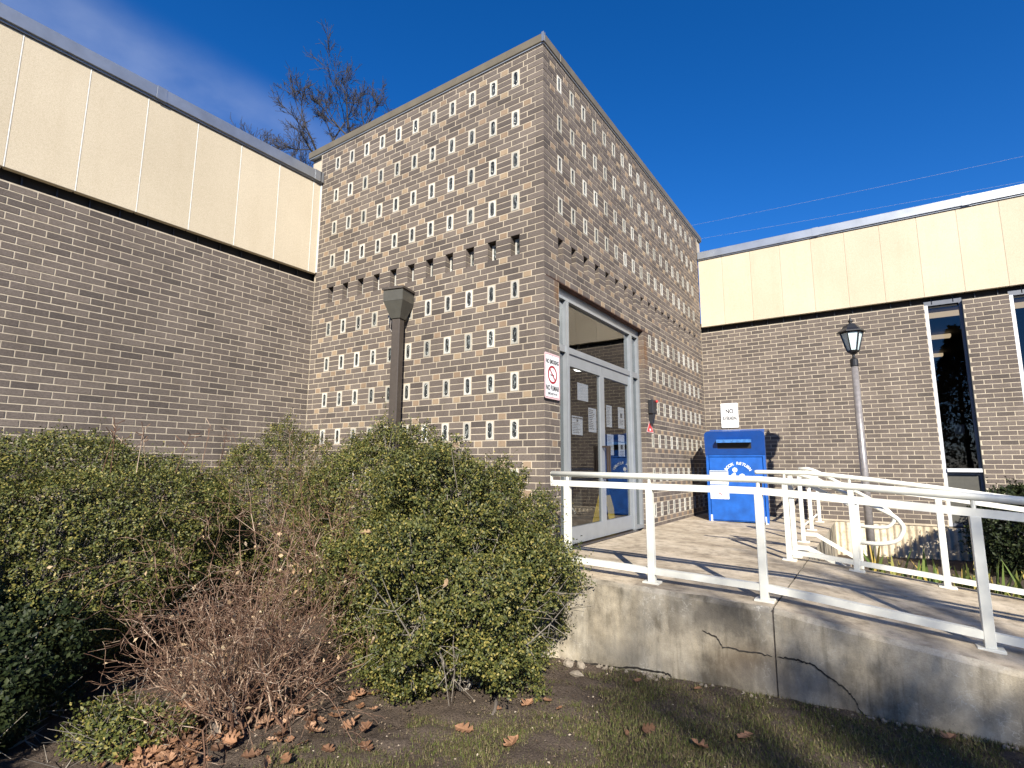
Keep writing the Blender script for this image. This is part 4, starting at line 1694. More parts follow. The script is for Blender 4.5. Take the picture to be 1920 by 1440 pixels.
for i, (a0, b0, a1, b1) in enumerate(((.418, -.640, .690, -.428), (.415, -.865, .688, -.655))):
    t = tag(flat('sticker', fm, [(a0, b0), (a1, b0), (a1, b1), (a0, b1)], .0135, .0008, M['sticker'], br), None)
    cx_, cy_ = (a0 + a1) / 2, (b0 + b1) / 2
    flat('stripe', fm, [(a0 + .012, b0 + .014), (a1 - .012, b0 + .014), (a1 - .012, b0 + .024), (a0 + .012, b0 + .024)], .0146, .0005, M['navy'], t)
    flat('stripe', fm, [(a0 + .004, b1 - .022), (a1 - .004, b1 - .022), (a1 - .004, b1 - .008), (a0 + .004, b1 - .008)], .0146, .0005, M['navy'], t)
    ring('prohibition_ring', fm, circle(.045, 24, cx_, cy_ - .01), circle(.036, 24, cx_, cy_ - .01), .0146, .0005, M['red'], t)
    flat('slash', fm, [(cx_ - .03, cy_ + .016), (cx_ - .024, cy_ + .022), (cx_ + .03, cy_ - .036), (cx_ + .024, cy_ - .042)], .0152, .0004, M['red'], t)
    flat('bin_mark', fm, [(cx_ - .018, cy_ - .026), (cx_ + .018, cy_ - .026), (cx_ + .014, cy_ + .008), (cx_ - .014, cy_ + .008)], .0146, .0004, M['red'], t)
    mb = MB()
    for k in range(6):
        x_ = a0 + .055 + k * .028
        if k == 2: continue
        mb.prism([fm @ Vector(p) for p in ((x_, b1 - .046, .0146), (x_ + .020, b1 - .046, .0146), (x_ + .020, b1 - .034, .0146), (x_, b1 - .034, .0146))], (0, -.0004, 0))
    mb.build('small_print', M['black'], t)
mb = MB()
mb.lathe((1.152, by0 - .03, -.628), [(.014, 0), (.014, .03)], 10)
mb.box((1.140, by0 - .04, -.665), (1.164, by0 - .013, -.630), .004)
mb.build('lock', M['brown_metal'], br)

# ================================================================== LAMPS
LX, LY = -1.906, -.15
lp = thing('box_head_lamp_post', 'dark bronze square lamp post with tapered box head behind the shrubs', 'lamp post', (LX, LY, -1.93))
lp.rotation_euler.z = math.radians(14)
mb = MB()
mb.box((LX - .052, LY - .052, -1.95), (LX + .052, LY + .052, 1.335), .006)
mb.build('pole', M['post_bronze'], lp)
def frustum(mb, c, w0, z0, w1, z1):
    a, b = w0 / 2, w1 / 2
    vs = [(c[0] + sx * a, c[1] + sy * a, z0) for sx, sy in ((-1, -1), (1, -1), (1, 1), (-1, 1))] + [(c[0] + sx * b, c[1] + sy * b, z1) for sx, sy in ((-1, -1), (1, -1), (1, 1), (-1, 1))]
    mb.add(vs, [(3, 2, 1, 0), (4, 5, 6, 7)] + [(i, (i + 1) % 4, 4 + (i + 1) % 4, 4 + i) for i in range(4)])
c_ = (LX, LY)
mb = MB()
frustum(mb, c_, .125, 1.337, .258, 1.532)
mb.build('lower_housing', M['bronze'], lp)
mb = MB()
frustum(mb, c_, .258, 1.534, .262, 1.660)
mb.build('upper_housing', M['bronze'], lp)
mb = MB()
frustum(mb, c_, .292, 1.668, .292, 1.694)
frustum(mb, c_, .170, 1.695, .150, 1.722)
frustum(mb, c_, .250, 1.661, .250, 1.667)
mb.build('cap', M['post_bronze'], lp)
mb = MB()
mb.tube([(LX - .075, LY - .03, 1.37), (LX - .085, LY - .03, 1.22), (LX - .05, LY - .03, 1.16)], .008, 6)
mb.build('conduit', M['post_bronze'], lp)

ln = thing('lantern_post', 'grey round post with black four sided lantern by the right wing wall', 'lamp post', (2.49, 4.05, -1.8))
pc = (2.49, 4.05)
mb = MB()
mb.tube([(2.49, 4.05, -1.95), (2.49, 4.05, 1.03)], .050, 20, r_end=.041)
mb.build('pole', M['pole'], ln, True)
mb = MB()
mb.lathe((2.49, 4.05, 0), [(.046, .99), (.048, 1.00), (.048, 1.085), (.035, 1.10), (.018, 1.115), (.018, 1.15), (.034, 1.165), (.062, 1.185)], 14)
mb.build('collar', M['iron'], ln)
rot8 = math.radians(10)
def hexring(r, z, n=6, ph=rot8):
    return [(pc[0] + r * math.cos(ph + 2 * math.pi * k / n), pc[1] + r * math.sin(ph + 2 * math.pi * k / n), z) for k in range(n)]
n6 = 6
lo, hi = hexring(.070, 1.205), hexring(.135, 1.455)
for k in range(n6):
    k2 = (k + 1) % n6
    mb = MB()
    pts = [Vector(p) for p in (lo[k], lo[k2], hi[k2], hi[k])]
    ctr = sum(pts, Vector()) / 4
    inn = (Vector((pc[0], pc[1], ctr.z)) - ctr).normalized()
    mb.prism([p + (ctr - p) * .06 + inn * .006 for p in pts], inn * .004)
    mb.build('lantern_pane', M['lens'], ln)
mb = MB()
for k in range(n6):
    mb.tube([lo[k], hi[k]], .0075, square=True)
mb.add(hexring(.062, 1.183) + hexring(.080, 1.207), [(k, (k + 1) % 6, 6 + (k + 1) % 6, 6 + k) for k in range(6)] + [tuple(range(6))[::-1], tuple(range(6, 12))])
mb.add(hexring(.143, 1.452) + hexring(.140, 1.470), [(k, (k + 1) % 6, 6 + (k + 1) % 6, 6 + k) for k in range(6)] + [tuple(range(6))[::-1], tuple(range(6, 12))])
mb.build('lantern_frame', M['iron'], ln)
mb = MB()
prof = [(.172, 1.462), (.165, 1.478), (.118, 1.515), (.082, 1.562), (.060, 1.575)]
for (r0, z0), (r1, z1) in zip(prof[:-1], prof[1:]):
    mb.add(hexring(r0, z0) + hexring(r1, z1), [(k, (k + 1) % 6, 6 + (k + 1) % 6, 6 + k) for k in range(6)])
mb.add(hexring(.172, 1.4615), [tuple(range(6))[::-1]])
mb.add(hexring(.060, 1.575), [tuple(range(6))])
mb.build('roof', M['iron'], ln)
mb = MB()
mb.lathe((2.49, 4.05, 1.575), [(.055, 0), (.040, .012), (.020, .018), (.020, .028), (.030, .040), (.028, .055), (.012, .066), (.014, .075), (.010, .088), (.002, .096)], 12)
mb.build('finial', M['iron'], ln, True)

# ================================================================== RAILINGS
RAILG = 'cream painted steel railings'
def post(parent, x, y, zb, zt, stub_to=None, s=.026):
    mb = MB()
    mb.box((x - s, y - s, zb), (x + s, y + s, zt), .003)
    p = mb.build('post', M['rail'], parent)
    mb = MB()
    mb.box((x - .062, y - .050, zb - .010), (x + .062, y + .050, zb + .009), .003)
    mb.build('base_plate', M['rail'], p)
    if stub_to:
        mb = MB()
        mb.tube([(x, y, zt), (x, y, stub_to)], .012, 8)
        mb.build('stub', M['rail'], p)
    return p

fr = thing('railing', 'long cream steel railing along the front edge of the concrete ramp', 'railing', (1.2, -.37, -1.24), RAILG)
fy = lambda x: -.365 if x < 2.0 else -.365 + .055 * (x - 2.0)
fzt = lambda x: -.424 - .0115 * (x - .3) if x < 2.0 else -.4436 - .072 * (x - 2.0)
xs = [.285, 1.15, 1.93, 2.25, 2.65, 3.1, 3.7, 4.5, 6.0]
mb = MB()
mb.tube([(x, fy(x), fzt(x)) for x in xs], .0235, 14)
mb.build('handrail', M['rail'], fr, True)
mb = MB()
mb.tube([(x, fy(x), fzt(x) - .0775 - (.012 * max(0, x - 2.0))) for x in [.285] + xs[1:]], .0235, square=True)
mb.build('middle_rail', M['rail'], fr)
mb = MB()
mb.tube([(x, fy(x), land_z(x) + .088 - .012 * max(0, x - 2)) for x in [.42] + xs[1:]], .0225, square=True)
mb.build('bottom_rail', M['rail'], fr)
mb = MB()
mb.box((.276, fy(.3) - .012, fzt(.28) - .095), (.288, fy(.3) + .012, fzt(.28) + .015))
mb.build('end_cap', M['rail'], fr)
for x in (.435, 1.15, 1.93, 3.075, 4.3, 5.5):
    zt_ = fzt(x) - .0775 - .012 * max(0, x - 2) - .022
    post(fr, x, fy(x), land_z(x) + .004, zt_, fzt(x) - .01)

bkr = thing('railing', 'cream steel railing along the far edge of the ramp beside the iris plants', 'railing', (2.5, 1.53, -1.3), RAILG)
by = lambda x: 1.47 + .05 * min(1, max(0, x - 1.8))
bz = lambda x: -.412 - .004 * (x - 1.6) if x < 2.05 else -.4138 - .098 * (x - 2.05) - .02 * (x - 2.05) ** 2
xs = [1.86, 2.05, 2.3, 2.6, 3.05, 3.6, 4.4, 5.5]
mb = MB()
arc = [(1.80 + .09 * math.sin(a) * -1, by(1.8) + 0, 0) for a in (0,)]
mb.tube([(1.60, by(1.7), bz(1.7) - .002), (1.62, by(1.7), bz(1.7) + .001), (1.72, by(1.7), bz(1.7) + .001)] + [(x, by(x), bz(x)) for x in xs], .0215, 14)
mb.build('handrail', M['rail'], bkr, True)
mb = MB()
mb.tube([(x, by(x), bz(x) - .078) for x in xs], .020, square=True)
mb.build('middle_rail', M['rail'], bkr)
mb = MB()
mb.tube([(x, by(x), land_z(x) + .075) for x in xs], .0205, square=True)
mb.build('bottom_rail', M['rail'], bkr)
for x in (1.862, 2.405, 3.045, 4.0, 5.0):
    post(bkr, x, by(x), land_z(x) + .004, bz(x) - .099, bz(x) - .01, .024)

def stair_rail(label, y, pts_top, loop, xtop, xbot, zbot):
    t = thing('railing', label, 'railing', (xtop, y, -1.25), RAILG)
    path = pts_top + loop
    mb = MB()
    # round off the corners of the handrail
    P = [Vector((x, y, z)) for x, z in path]
    sm = [P[0]]
    for a, b, c in zip(P[:-2], P[1:-1], P[2:]):
        for k in range(1, 5):
            u = k / 5
            q0 = b + (a - b) * .45; q2 = b + (c - b) * .45
            sm.append(q0 * (1 - u) ** 2 + b * 2 * u * (1 - u) + q2 * u * u)
    sm.append(P[-1])
    mb.tube(sm, .0195, 12)
    mb.build('handrail', M['rail'], t, True)
    sl = (pts_top[-1][1] - pts_top[-2][1]) / (pts_top[-1][0] - pts_top[-2][0])
    zt = pts_top[0][1]
    xk = pts_top[1][0]
    mb = MB()
    mb.tube([(xtop, y, zt - .085), (xk, y, zt - .085), (xbot, y, zt - .085 + sl * (xbot - xk))], .0185, square=True)
    mb.build('middle_rail', M['rail'], t)
    mb = MB()
    mb.tube([(xtop, y, land_z(xtop) + .095), (xk, y, land_z(xtop) + .095), (xbot, y, land_z(xtop) + .095 + sl * (xbot - xk))], .0205, square=True)
    mb.build('bottom_rail', M['rail'], t)
    post(t, xtop, y, land_z(xtop) + .004, zt - .02, None, .022)
    post(t, xbot, y, zbot, zt - .06 + sl * (xbot - xk), None, .022)
    return t

stair_rail('cream stair handrail with curved loop end, the one nearer to the ramp', 1.72,
           [(1.84, -.428), (2.0, -.430), (2.336, -.599), (2.62, -.745)],
           [(2.74, -.812), (2.80, -.905), (2.74, -1.030), (2.60, -1.066), (2.415, -1.062)], 1.885, 2.42, -1.585)
stair_rail('cream stair handrail with curved loop end, the one nearer to the brick wall', 2.95,
           [(1.838, -.383), (1.975, -.376), (2.354, -.605), (2.62, -.765)],
           [(2.72, -.86), (2.752, -.94), (2.69, -1.018), (2.60, -1.03), (2.39, -1.023)], 1.838, 2.40, -1.585)

gr = thing('railing', 'short cream guard rail on the landing edge between stairs and wall', 'railing', (1.80, 4.5, -1.25), RAILG)
for name, z in (('handrail', -.43), ('middle_rail', -.62)):
    mb = MB()
    mb.tube([(1.80, 4.30, z), (1.79, 5.9, z)], .0185, square=True)
    mb.build(name, M['rail'], gr)
for y in (4.37, 5.69):
    p = post(gr, 1.80, y, land_z(1.8) + .004, -.445, None, .024)
    mb = MB()
    mb.tube([(1.775, y, -1.12), (1.70, y - .03, -1.19), (1.70, y - .03, -1.232)], .014, 6)
    mb.build('brace', M['rail'], p)

# ================================================================== VEGETATION
def unit(v):
    return v / (np.linalg.norm(v, axis=-1, keepdims=True) + 1e-9)


def leaf_mesh(name, base, direc, nrm, L, W, mat):
    """folded diamond leaves"""
    side = unit(np.cross(direc, nrm))
    up = unit(np.cross(side, direc))
    mid = base + direc * (L * .5)[:, None]
    v0 = base
    v1 = mid + side * (W * .5)[:, None] + up * (W * .16)[:, None]
    v2 = base + direc * L[:, None]
    v3 = mid - side * (W * .5)[:, None] + up * (W * .16)[:, None]
    V = np.stack([v0, v1, v2, v3], 1)
    n = len(base)
    F = (np.array([[0, 1, 2], [0, 2, 3]])[None] + (np.arange(n) * 4)[:, None, None]).reshape(-1, 3)
    return np_mesh(name, V.reshape(-1, 3), F, mat)


def shrub(name, label, cat, c, rad, n, seed, mat, leaf=.026, k=9, group=None, zmin=None, flat_top=None, rough=1.0, twigs=90, base=None, avoid=None, wild=.05, keep=None):
    rs = np.random.RandomState(seed)
    c, rad = np.array(c, float), np.array(rad, float)
    d = unit(rs.normal(size=(int(n * 1.5), 3)))
    d = d[d[:, 2] > -.92][:n]
    n = len(d)
    r = 1 + rough * (.09 * nz(d, 1.6, seed) + .05 * nz(d, 4.2, seed + 1))
    depth = 1 - np.abs(rs.normal(0, .055, n))
    spread = np.zeros_like(d)
    r = r - .13 * rough
    for mcl, lo_, hi_, jit, wgt in ((max(14, min(48, int(n / 300))), .17, .30, .05, .5), (max(40, min(560, n // 26)), .06, .12, .03, 1.0)):
        cc = unit(rs.normal(size=(mcl, 3)))
        dots = d @ cc.T
        ci = dots.argmax(1)
        ang = np.arccos(np.clip(dots[np.arange(n), ci], -1, 1)) / (1.15 * math.sqrt(4 / mcl))
        r = r + rough * (rs.uniform(lo_, hi_, mcl)[ci] * np.clip(1 - ang ** 2, -1.0, 1) + rs.normal(0, jit, mcl)[ci])
        spread += (d - cc[ci]) * wgt
    inner = rs.rand(n) < .13
    depth = np.where(inner, rs.uniform(.62, .85, n), depth)
    shoots = rs.rand(n) < wild
    depth = np.where(shoots, 1 + rs.rand(n) * .10, depth)
    p = c + d * rad * (r * depth)[:, None]
    if flat_top is not None:
        ov = p[:, 2] - flat_top
        p[:, 2] = np.where(ov > 0, flat_top + ov * .25, p[:, 2])
    gz = ground_z(p[:, 0], p[:, 1])
    ok = p[:, 2] > gz + .03
    if zmin is not None:
        ok &= p[:, 2] > zmin
    if avoid is not None:
        ok &= ~avoid(p)
    p, d, shoots, spread = p[ok], d[ok], shoots[ok], spread[ok]
    n = len(p)
    out = unit(d / rad)
    stem = unit(out * .8 + spread * 4.0 + np.array([0, 0, .40]) + rs.normal(0, .36, (n, 3)))
    sl = rs.uniform(.05, .11, n) * (1 + .8 * shoots)
    tt = (np.arange(k) + .5) / k
    pos = p[:, None] + stem[:, None] * (sl[:, None] * (tt[None] - .6))[..., None] + rs.normal(0, .008, (n, k, 3))
    perp = unit(np.cross(np.broadcast_to(stem[:, None], (n, k, 3)), rs.normal(size=(n, k, 3))))
    ld = unit(stem[:, None] * .55 + perp + np.array([0, 0, .12]))
    nr = unit(np.broadcast_to(stem[:, None], (n, k, 3)) * .9 + np.array([.12, -.16, .22]) + rs.normal(0, .30, (n, k, 3)))
    L = rs.uniform(.75, 1.25, (n, k)) * leaf
    t = thing(name, label, cat, (c[0], c[1], float(ground_z(c[0], c[1]))), group)
    me = leaf_mesh('foliage', pos.reshape(-1, 3), ld.reshape(-1, 3), nr.reshape(-1, 3), L.ravel(), L.ravel() * .58, mat)
    link('foliage', me, t)
    # woody stems from the root to the shell
    b0 = np.array(base if base is not None else (c[0], c[1], float(ground_z(c[0], c[1])) - .02), float)
    P0, P1, R0, R1 = [], [], [], []
    hi_ = np.nonzero(p[:, 2] > c[2] - .25 * rad[2])[0]
    idx = rs.choice(hi_, min(twigs, len(hi_)), replace=False)
    for i in idx:
        a = b0 + np.append(rs.normal(0, .07, 2), 0)
        e = p[i] + out[i] * .01
        mid = a + (e - a) * .5 + rs.normal(0, .08, 3) + np.array([0, 0, -.10])
        prev, pr = a, .012
        for s in range(1, 7):
            u = s / 6
            q = a * (1 - u) ** 2 + mid * 2 * u * (1 - u) + e * u * u + rs.normal(0, .010, 3)
            rr = .012 * (1 - u) + .0018
            P0.append(prev); P1.append(q); R0.append(pr); R1.append(rr)
            if s in (3, 4, 5):
                for _ in range(3):
                    e2 = q + unit(out[i] * .7 + rs.normal(0, .7, 3)) * rs.uniform(.08, .26)
                    P0.append(q); P1.append(e2); R0.append(rr * .6); R1.append(.0012)
            prev, pr = q, rr
    link('branches', seg_mesh('branches', P0, P1, R0, R1, M['twig_grey'], 4), t)
    # some spent sprigs without leaves poke out of the shell
    return t


no_wall = lambda p: (p[:, 1] > -.60) & (p[:, 0] > -.05) | (p[:, 1] > -.03) | (p[:, 0] < -W_T + .03)
shrub('evergreen_shrub', 'largest rounded evergreen shrub, yellow green, standing against the ramp wall and railing', 'shrub',
      (.06, -1.34, -1.10), (.82, .80, .80), 21000, 21, M['leaf_yellow'], .0205, 9, 'evergreen shrubs before the building', rough=1.15, twigs=170, avoid=no_wall)
shrub('evergreen_shrub', 'wide dark clipped evergreen hedge shrub along the left brick wing, half in shade', 'shrub',
      (-2.72, -3.05, -1.00), (1.0, 1.55, .82), 22500, 33, M['leaf'], .0210, 9, 'evergreen shrubs before the building', rough=.42, twigs=110, avoid=no_wall, wild=.03)
shrub('evergreen_shrub', 'small domed evergreen shrub behind the bare twigs, near the inner wall corner', 'shrub',
      (-2.75, -1.00, -.98), (.62, .68, .95), 7000, 47, M['leaf'], .0210, 9, 'evergreen shrubs before the building', rough=.8, twigs=60, avoid=no_wall)
shrub('evergreen_shrub', 'evergreen shrub rising in front of the square bronze lamp post', 'shrub',
      (-1.18, -.98, -1.02), (.82, .60, .96), 10500, 58, M['leaf'], .0210, 9, 'evergreen shrubs before the building', rough=.9, twigs=80, avoid=no_wall)
shrub('groundcover_shrub', 'low leafy evergreen at the foot of the bare twiggy shrub', 'shrub',
      (-.96, -2.98, -1.87), (.34, .26, .20), 700, 64, M['leaf'], .024, 8, twigs=16)
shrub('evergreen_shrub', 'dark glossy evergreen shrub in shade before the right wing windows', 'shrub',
      (4.48, 5.0, -1.22), (.82, .72, .74), 4600, 71, M['leaf_shaded'], .040, 8, 'evergreen shrubs before the building', rough=1.0, twigs=40,
      avoid=lambda p: p[:, 1] > 5.98)
shrub('evergreen_shrub', 'broad unseen evergreen shrub, added outside the left frame edge to shade the hedge', 'shrub',
      (-1.35, -5.20, -1.0), (.90, .80, 1.15), 6500, 83, M['leaf_shaded'], .040, 9, 'evergreen shrubs before the building', rough=.7, twigs=30)  # unseen, added and sized to cast shade on the lower hedge


shrub('evergreen_shrub', 'lower unseen evergreen shrub, added outside the left frame edge to widen the shade', 'shrub',
      (.30, -5.72, -1.15), (.85, .62, .80), 4200, 85, M['leaf_shaded'], .040, 9, 'evergreen shrubs before the building', rough=.7, twigs=20)  # also unseen, added to carry that shade across the soil


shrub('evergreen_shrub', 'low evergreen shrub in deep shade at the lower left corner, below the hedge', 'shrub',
      (-1.75, -3.45, -1.62), (.62, .50, .42), 2200, 86, M['leaf_shaded'], .030, 9, 'evergreen shrubs before the building', rough=.7, twigs=16)


def twig_shrub():
    rs = np.random.RandomState(9)
    t = thing('twiggy_shrub', 'leafless reddish brown twiggy shrub tangled between the two big evergreens', 'shrub', (-.72, -2.38, -1.9))
    P0, P1, R0, R1 = [], [], [], []
    tips = []

    def grow(p, d, L, r, lev):
        n = 5
        prev, pr = p, r
        for i in range(n):
            d = unit(d + rs.normal(0, .24, 3) + np.array([0, 0, .03 if lev else .0]))
            q = prev + d * L / n
            gz = float(ground_z(q[0], q[1]))
            if q[2] < gz + .03:
                q[2] = gz + .03 + rs.rand() * .03
                d[2] = abs(d[2])
            rr = max(.0011, r * (1 - .55 * (i + 1) / n))
            P0.append(prev.copy()); P1.append(q.copy()); R0.append(pr); R1.append(rr)
            if lev < 3 and (i > 0 or lev == 0):
                for _ in range(1 + (rs.rand() < (.55 if lev < 2 else .25))):
                    if rs.rand() < (.86, .80, .6)[lev]:
                        grow(q, unit(d + rs.normal(0, .55, 3)), L * rs.uniform(.28, .58), rr * .62, lev + 1)
            prev, pr = q, rr
        tips.append(prev)

    roots = [(-.58, -2.60), (-.50, -2.55), (-.70, -2.55), (-.64, -2.44), (-.46, -2.42), (-.82, -2.34), (-.62, -2.26)]
    for i in range(46):
        rx, ry = roots[i % len(roots)]
        b = np.array([rx + rs.normal(0, .07), ry + rs.normal(0, .06), float(ground_z(rx, ry)) - .02])
        az = rs.uniform(0, 6.28)
        tilt = abs(rs.normal(0, .42))
        d = unit(np.array([math.cos(az) * tilt - .20, math.sin(az) * tilt + .22, 1.0]))
        grow(b, d, rs.uniform(.50, .92) * (1.0 if d[1] < .3 else 1.2), rs.uniform(.0042, .0078), 0)
    # long pale canes reaching left, low down
    for i in range(9):
        b = np.array([-.70 + rs.normal(0, .05), -2.64, -1.82])
        d = unit(np.array([-.55, -.22 + rs.normal(0, .22), .28 + rs.rand() * .55]))
        grow(b, d, rs.uniform(.5, .8), .0058, 1)
    # tall wisps at the back
    for i in range(22):
        b = np.array([-1.15 + rs.normal(0, .22), -1.72 + rs.normal(0, .18), -1.2])
        d = unit(np.array([rs.normal(-.05, .12), rs.normal(.05, .12), 1.0]))
        grow(b, d, rs.uniform(.55, .92), .0045, 1)
    n = len(P0)
    link('branches', seg_mesh('branches', P0, P1, R0, R1, M['twig_red'], 4), t)
    mb = MB()
    mb.tube([(-.92, -2.60, -1.62), (-.80, -2.62, -1.74), (-.68, -2.64, -1.84), (-.60, -2.64, -1.90)], .016, 7, r_end=.022)
    mb.tube([(-.54, -2.55, -1.90), (-.64, -2.57, -1.70), (-.82, -2.57, -1.45)], .014, 7, r_end=.008)
    mb.build('stem', M['wood_dark'], t)
    # withered leaves hanging in the twigs
    tips_ = np.array(tips)
    k = rs.choice(len(tips_), 300)
    ps = tips_[k] + rs.normal(0, .03, (len(k), 3))
    L = rs.uniform(.015, .042, len(k))
    link('dry_leaves', leaf_mesh('dry_leaves', ps, unit(rs.normal(size=(len(k), 3))), unit(rs.normal(size=(len(k), 3))), L, L * .6, M['dry_pale']), t)


twig_shrub()

# a few bare twigs growing out of the hedge top
t = thing('dead_flower_stalks', 'thin dry flower stalks standing above the hedge before the left wall', 'plant', (-2.6, -2.2, -.4))
P0, P1, R0, R1 = [], [], [], []
rs = np.random.RandomState(17)
for i in range(9):
    b = np.array([-2.3 + rs.normal(0, .25), -2.15 + rs.normal(0, .35), -.42])
    e = b + np.array([rs.normal(0, .05), rs.normal(0, .05), rs.uniform(.28, .42)])
    P0.append(b); P1.append(e); R0.append(.003); R1.append(.0018)
    for k in range(5):
        q = b + (e - b) * rs.uniform(.6, 1)
        P0.append(q); P1.append(q + rs.normal(0, .035, 3) + np.array([0, 0, .03])); R0.append(.0018); R1.append(.0035)
tag(link('stalks', seg_mesh('stalks', P0, P1, R0, R1, M['twig_red'], 4), t), None, None, None, 'stuff')


# ---- iris plants
IR = [((2.52, 3.30), 'iris clump of green sword leaves before the foot of the lantern post', 9),
      ((2.66, 2.42), 'iris clump with upright green leaves under the stair handrail loops', 12),
      ((2.80, 2.15), 'iris clump with one tall yellow leaf against the ribbed wall base', 12),
      ((2.98, 2.30), 'iris clump with yellowing leaves just left of the middle ramp post', 12),
      ((3.22, 2.20), 'iris clump with pointed upright leaves just right of the middle ramp post', 13),
      ((3.40, 2.05), 'iris clump with flopped leaves beside the dark shaded bush', 11),
      ((3.62, 1.95), 'last small iris clump by the ramp, partly behind the large front post', 9)]
for i, ((x, y), lab, n) in enumerate(IR):
    rs = np.random.RandomState(200 + i)
    gz = float(ground_z(x, y)) + .02
    t = thing('iris_plant', lab, 'plant', (x, y, gz), 'iris plants beside the ramp')
    for k in range(n + 9):
        az = rs.uniform(0, 6.28)
        lean = abs(rs.normal(0, .45))
        Lh = rs.uniform(.30, .56) if k else .62
        bx, by_ = x + rs.normal(0, .05), y + rs.normal(0, .05)
        dirx, diry = math.cos(az), math.sin(az)
        w = rs.uniform(.020, .036)
        sx_, sy_ = -diry, dirx
        mb = MB()
        vs = []
        for s in range(6):
            u = s / 5
            hx = lean * Lh * u ** 1.6
            hz = Lh * u * (1 - .35 * lean * u)
            ww = w * (1 - u ** 2.2) + .001
            vs += [(bx + dirx * hx + sx_ * ww, by_ + diry * hx + sy_ * ww, gz + hz), (bx + dirx * hx - sx_ * ww, by_ + diry * hx - sy_ * ww, gz + hz)]
        mb.add(vs, [(2 * s, 2 * s + 1, 2 * s + 3, 2 * s + 2) for s in range(5)])
        mb.build('leaf', M['iris'], t)

# ---- bare trees beyond the roofs and behind the viewer
def tree_segments(base, h0, top, spread, seed, r0, lean=(0, 0), levels=6, forks=3, up=.30, first=.34):
    rs = np.random.RandomState(seed)
    P0, P1, R0, R1 = [], [], [], []
    T0 = []
    b = np.array(base, float)
    prev, pr = b, r0
    n = 6
    for i in range(n):
        q = b + np.array([lean[0] * (i + 1) / n + rs.normal(0, .05), lean[1] * (i + 1) / n + rs.normal(0, .05), h0 * (i + 1) / n])
        rr = r0 * (1 - .35 * (i + 1) / n)
        T0.append((prev, q, pr, rr))
        prev, pr = q, rr

    def grow(p, d, L, r, lev):
        n = 4 if lev < 4 else 3
        prev, pr = p, r
        for i in range(n):
            d = unit(d + rs.normal(0, .10 + .02 * lev, 3) + np.array([0, 0, .09]))
            q = prev + d * L / n
            rr = max(.008, r * (1 - .5 * (i + 1) / n))
            P0.append(prev); P1.append(q); R0.append(pr); R1.append(rr)
            if lev < levels and i >= (1 if lev < 2 else 0):
                m = 1 if rs.rand() < .72 else 2
                for _ in range(m):
                    grow(q, unit(d + rs.normal(0, .40, 3)), L * rs.uniform(.45, .72), rr * .68, lev + 1)
            prev, pr = q, rr

    H1 = top - (b[2] + h0)
    for k in range(forks):
        az = 6.28 * (k + rs.rand() * .6) / forks
        d = unit(np.array([math.cos(az) * spread, math.sin(az) * spread, 1 + up]))
        grow(prev, d, H1 * first * rs.uniform(1.0, 1.45), pr * .66, 0)
    return T0, (P0, P1, R0, R1)


def bare_tree(label, base, h0, top, spread, seed, r0, lean=(0, 0), levels=5, forks=4, group='bare winter trees', first=.40):
    t = thing('bare_tree', label, 'tree', base, group)
    T0, (P0, P1, R0, R1) = tree_segments(base, h0, top, spread, seed, r0, lean, levels, forks, first=first)
    a = list(zip(*T0))
    link('trunk', seg_mesh('trunk', a[0], a[1], a[2], a[3], M['bark'], 9), t)
    link('crown', seg_mesh('crown', P0, P1, R0, R1, M['bark'], 3 if len(P0) > 6000 else 4), t)
    return len(P0)


ga = -2.0
bare_tree('tall leafless tree with forked dark limbs rising just left of the tower top', (-18.3, 10, ga), 16.2, 19.2, 1.5, 8, .15, (-.1, 0), 4, 4, first=.30)
bare_tree('leafless tree with broad limbs behind the tower parapet, right of the tall one', (-16.55, 10.4, ga), 16.7, 19.7, 1.5, 12, .14, (0, 0), 4, 4, first=.30)
bare_tree('shorter dense leafless tree behind the left roof edge', (-22.4, 10.5, ga), 15.2, 18.2, 1.4, 23, .13, (0, 0), 4, 6, first=.30)
# their neighbours on the street side, behind the viewer: they throw the dappled shade and show in the panes
bare_tree('tall leafless street tree behind the viewer, shading the ramp', (12.1, -13.6, ga), 7.4, 9.2, 1.2, 31, .18, (.1, .0), 4, 4, first=.36)
bare_tree('second leafless street tree behind the viewer, right of the first', (14.4, -15.3, ga), 8.0, 10.2, 1.2, 35, .20, (.1, .0), 3, 5, first=.38)
bare_tree('slender leafless street tree behind the viewer, left of the first', (11.5, -13.3, ga), 6.6, 8.0, 1.2, 37, .13, (.1, .0), 3, 4, first=.36)
bare_tree('leafless street tree farther behind the viewer', (8.9, -22.4, ga), 10.4, 12.8, .9, 44, .24, (0, 0), 3, 4, first=.28)


def conifer(label, x, y, h, r, seed):
    rs = np.random.RandomState(seed)
    gz = ga
    t = thing('conifer', label, 'tree', (x, y, gz), 'conifers across the street')
    mb = MB()
    mb.tube([(x, y, gz), (x, y, gz + h)], .22, 8, r_end=.03)
    mb.build('trunk', M['bark'], t)
    n = 9000
    u = rs.rand(n) ** .75
    z = gz + 1.0 + u * (h - 1.0)
    az = rs.uniform(0, 6.28, n)
    rad = r * (1 - u) * (1 + .25 * np.sin(z * 5 + az * 3)) * np.sqrt(rs.uniform(.25, 1, n)) + .1
    p = np.stack([x + rad * np.cos(az), y + rad * np.sin(az), z - rad * .22], -1)
    d = unit(np.stack([np.cos(az), np.sin(az), -.25 + rs.normal(0, .3, n)], -1) + rs.normal(0, .3, (n, 3)))
    L = rs.uniform(.25, .5, n)
    link('crown', leaf_mesh('crown', p, d, unit(rs.normal(size=(n, 3)) * .5 + np.array([0, 0, 1])), L, L * .4, M['needle']), t)


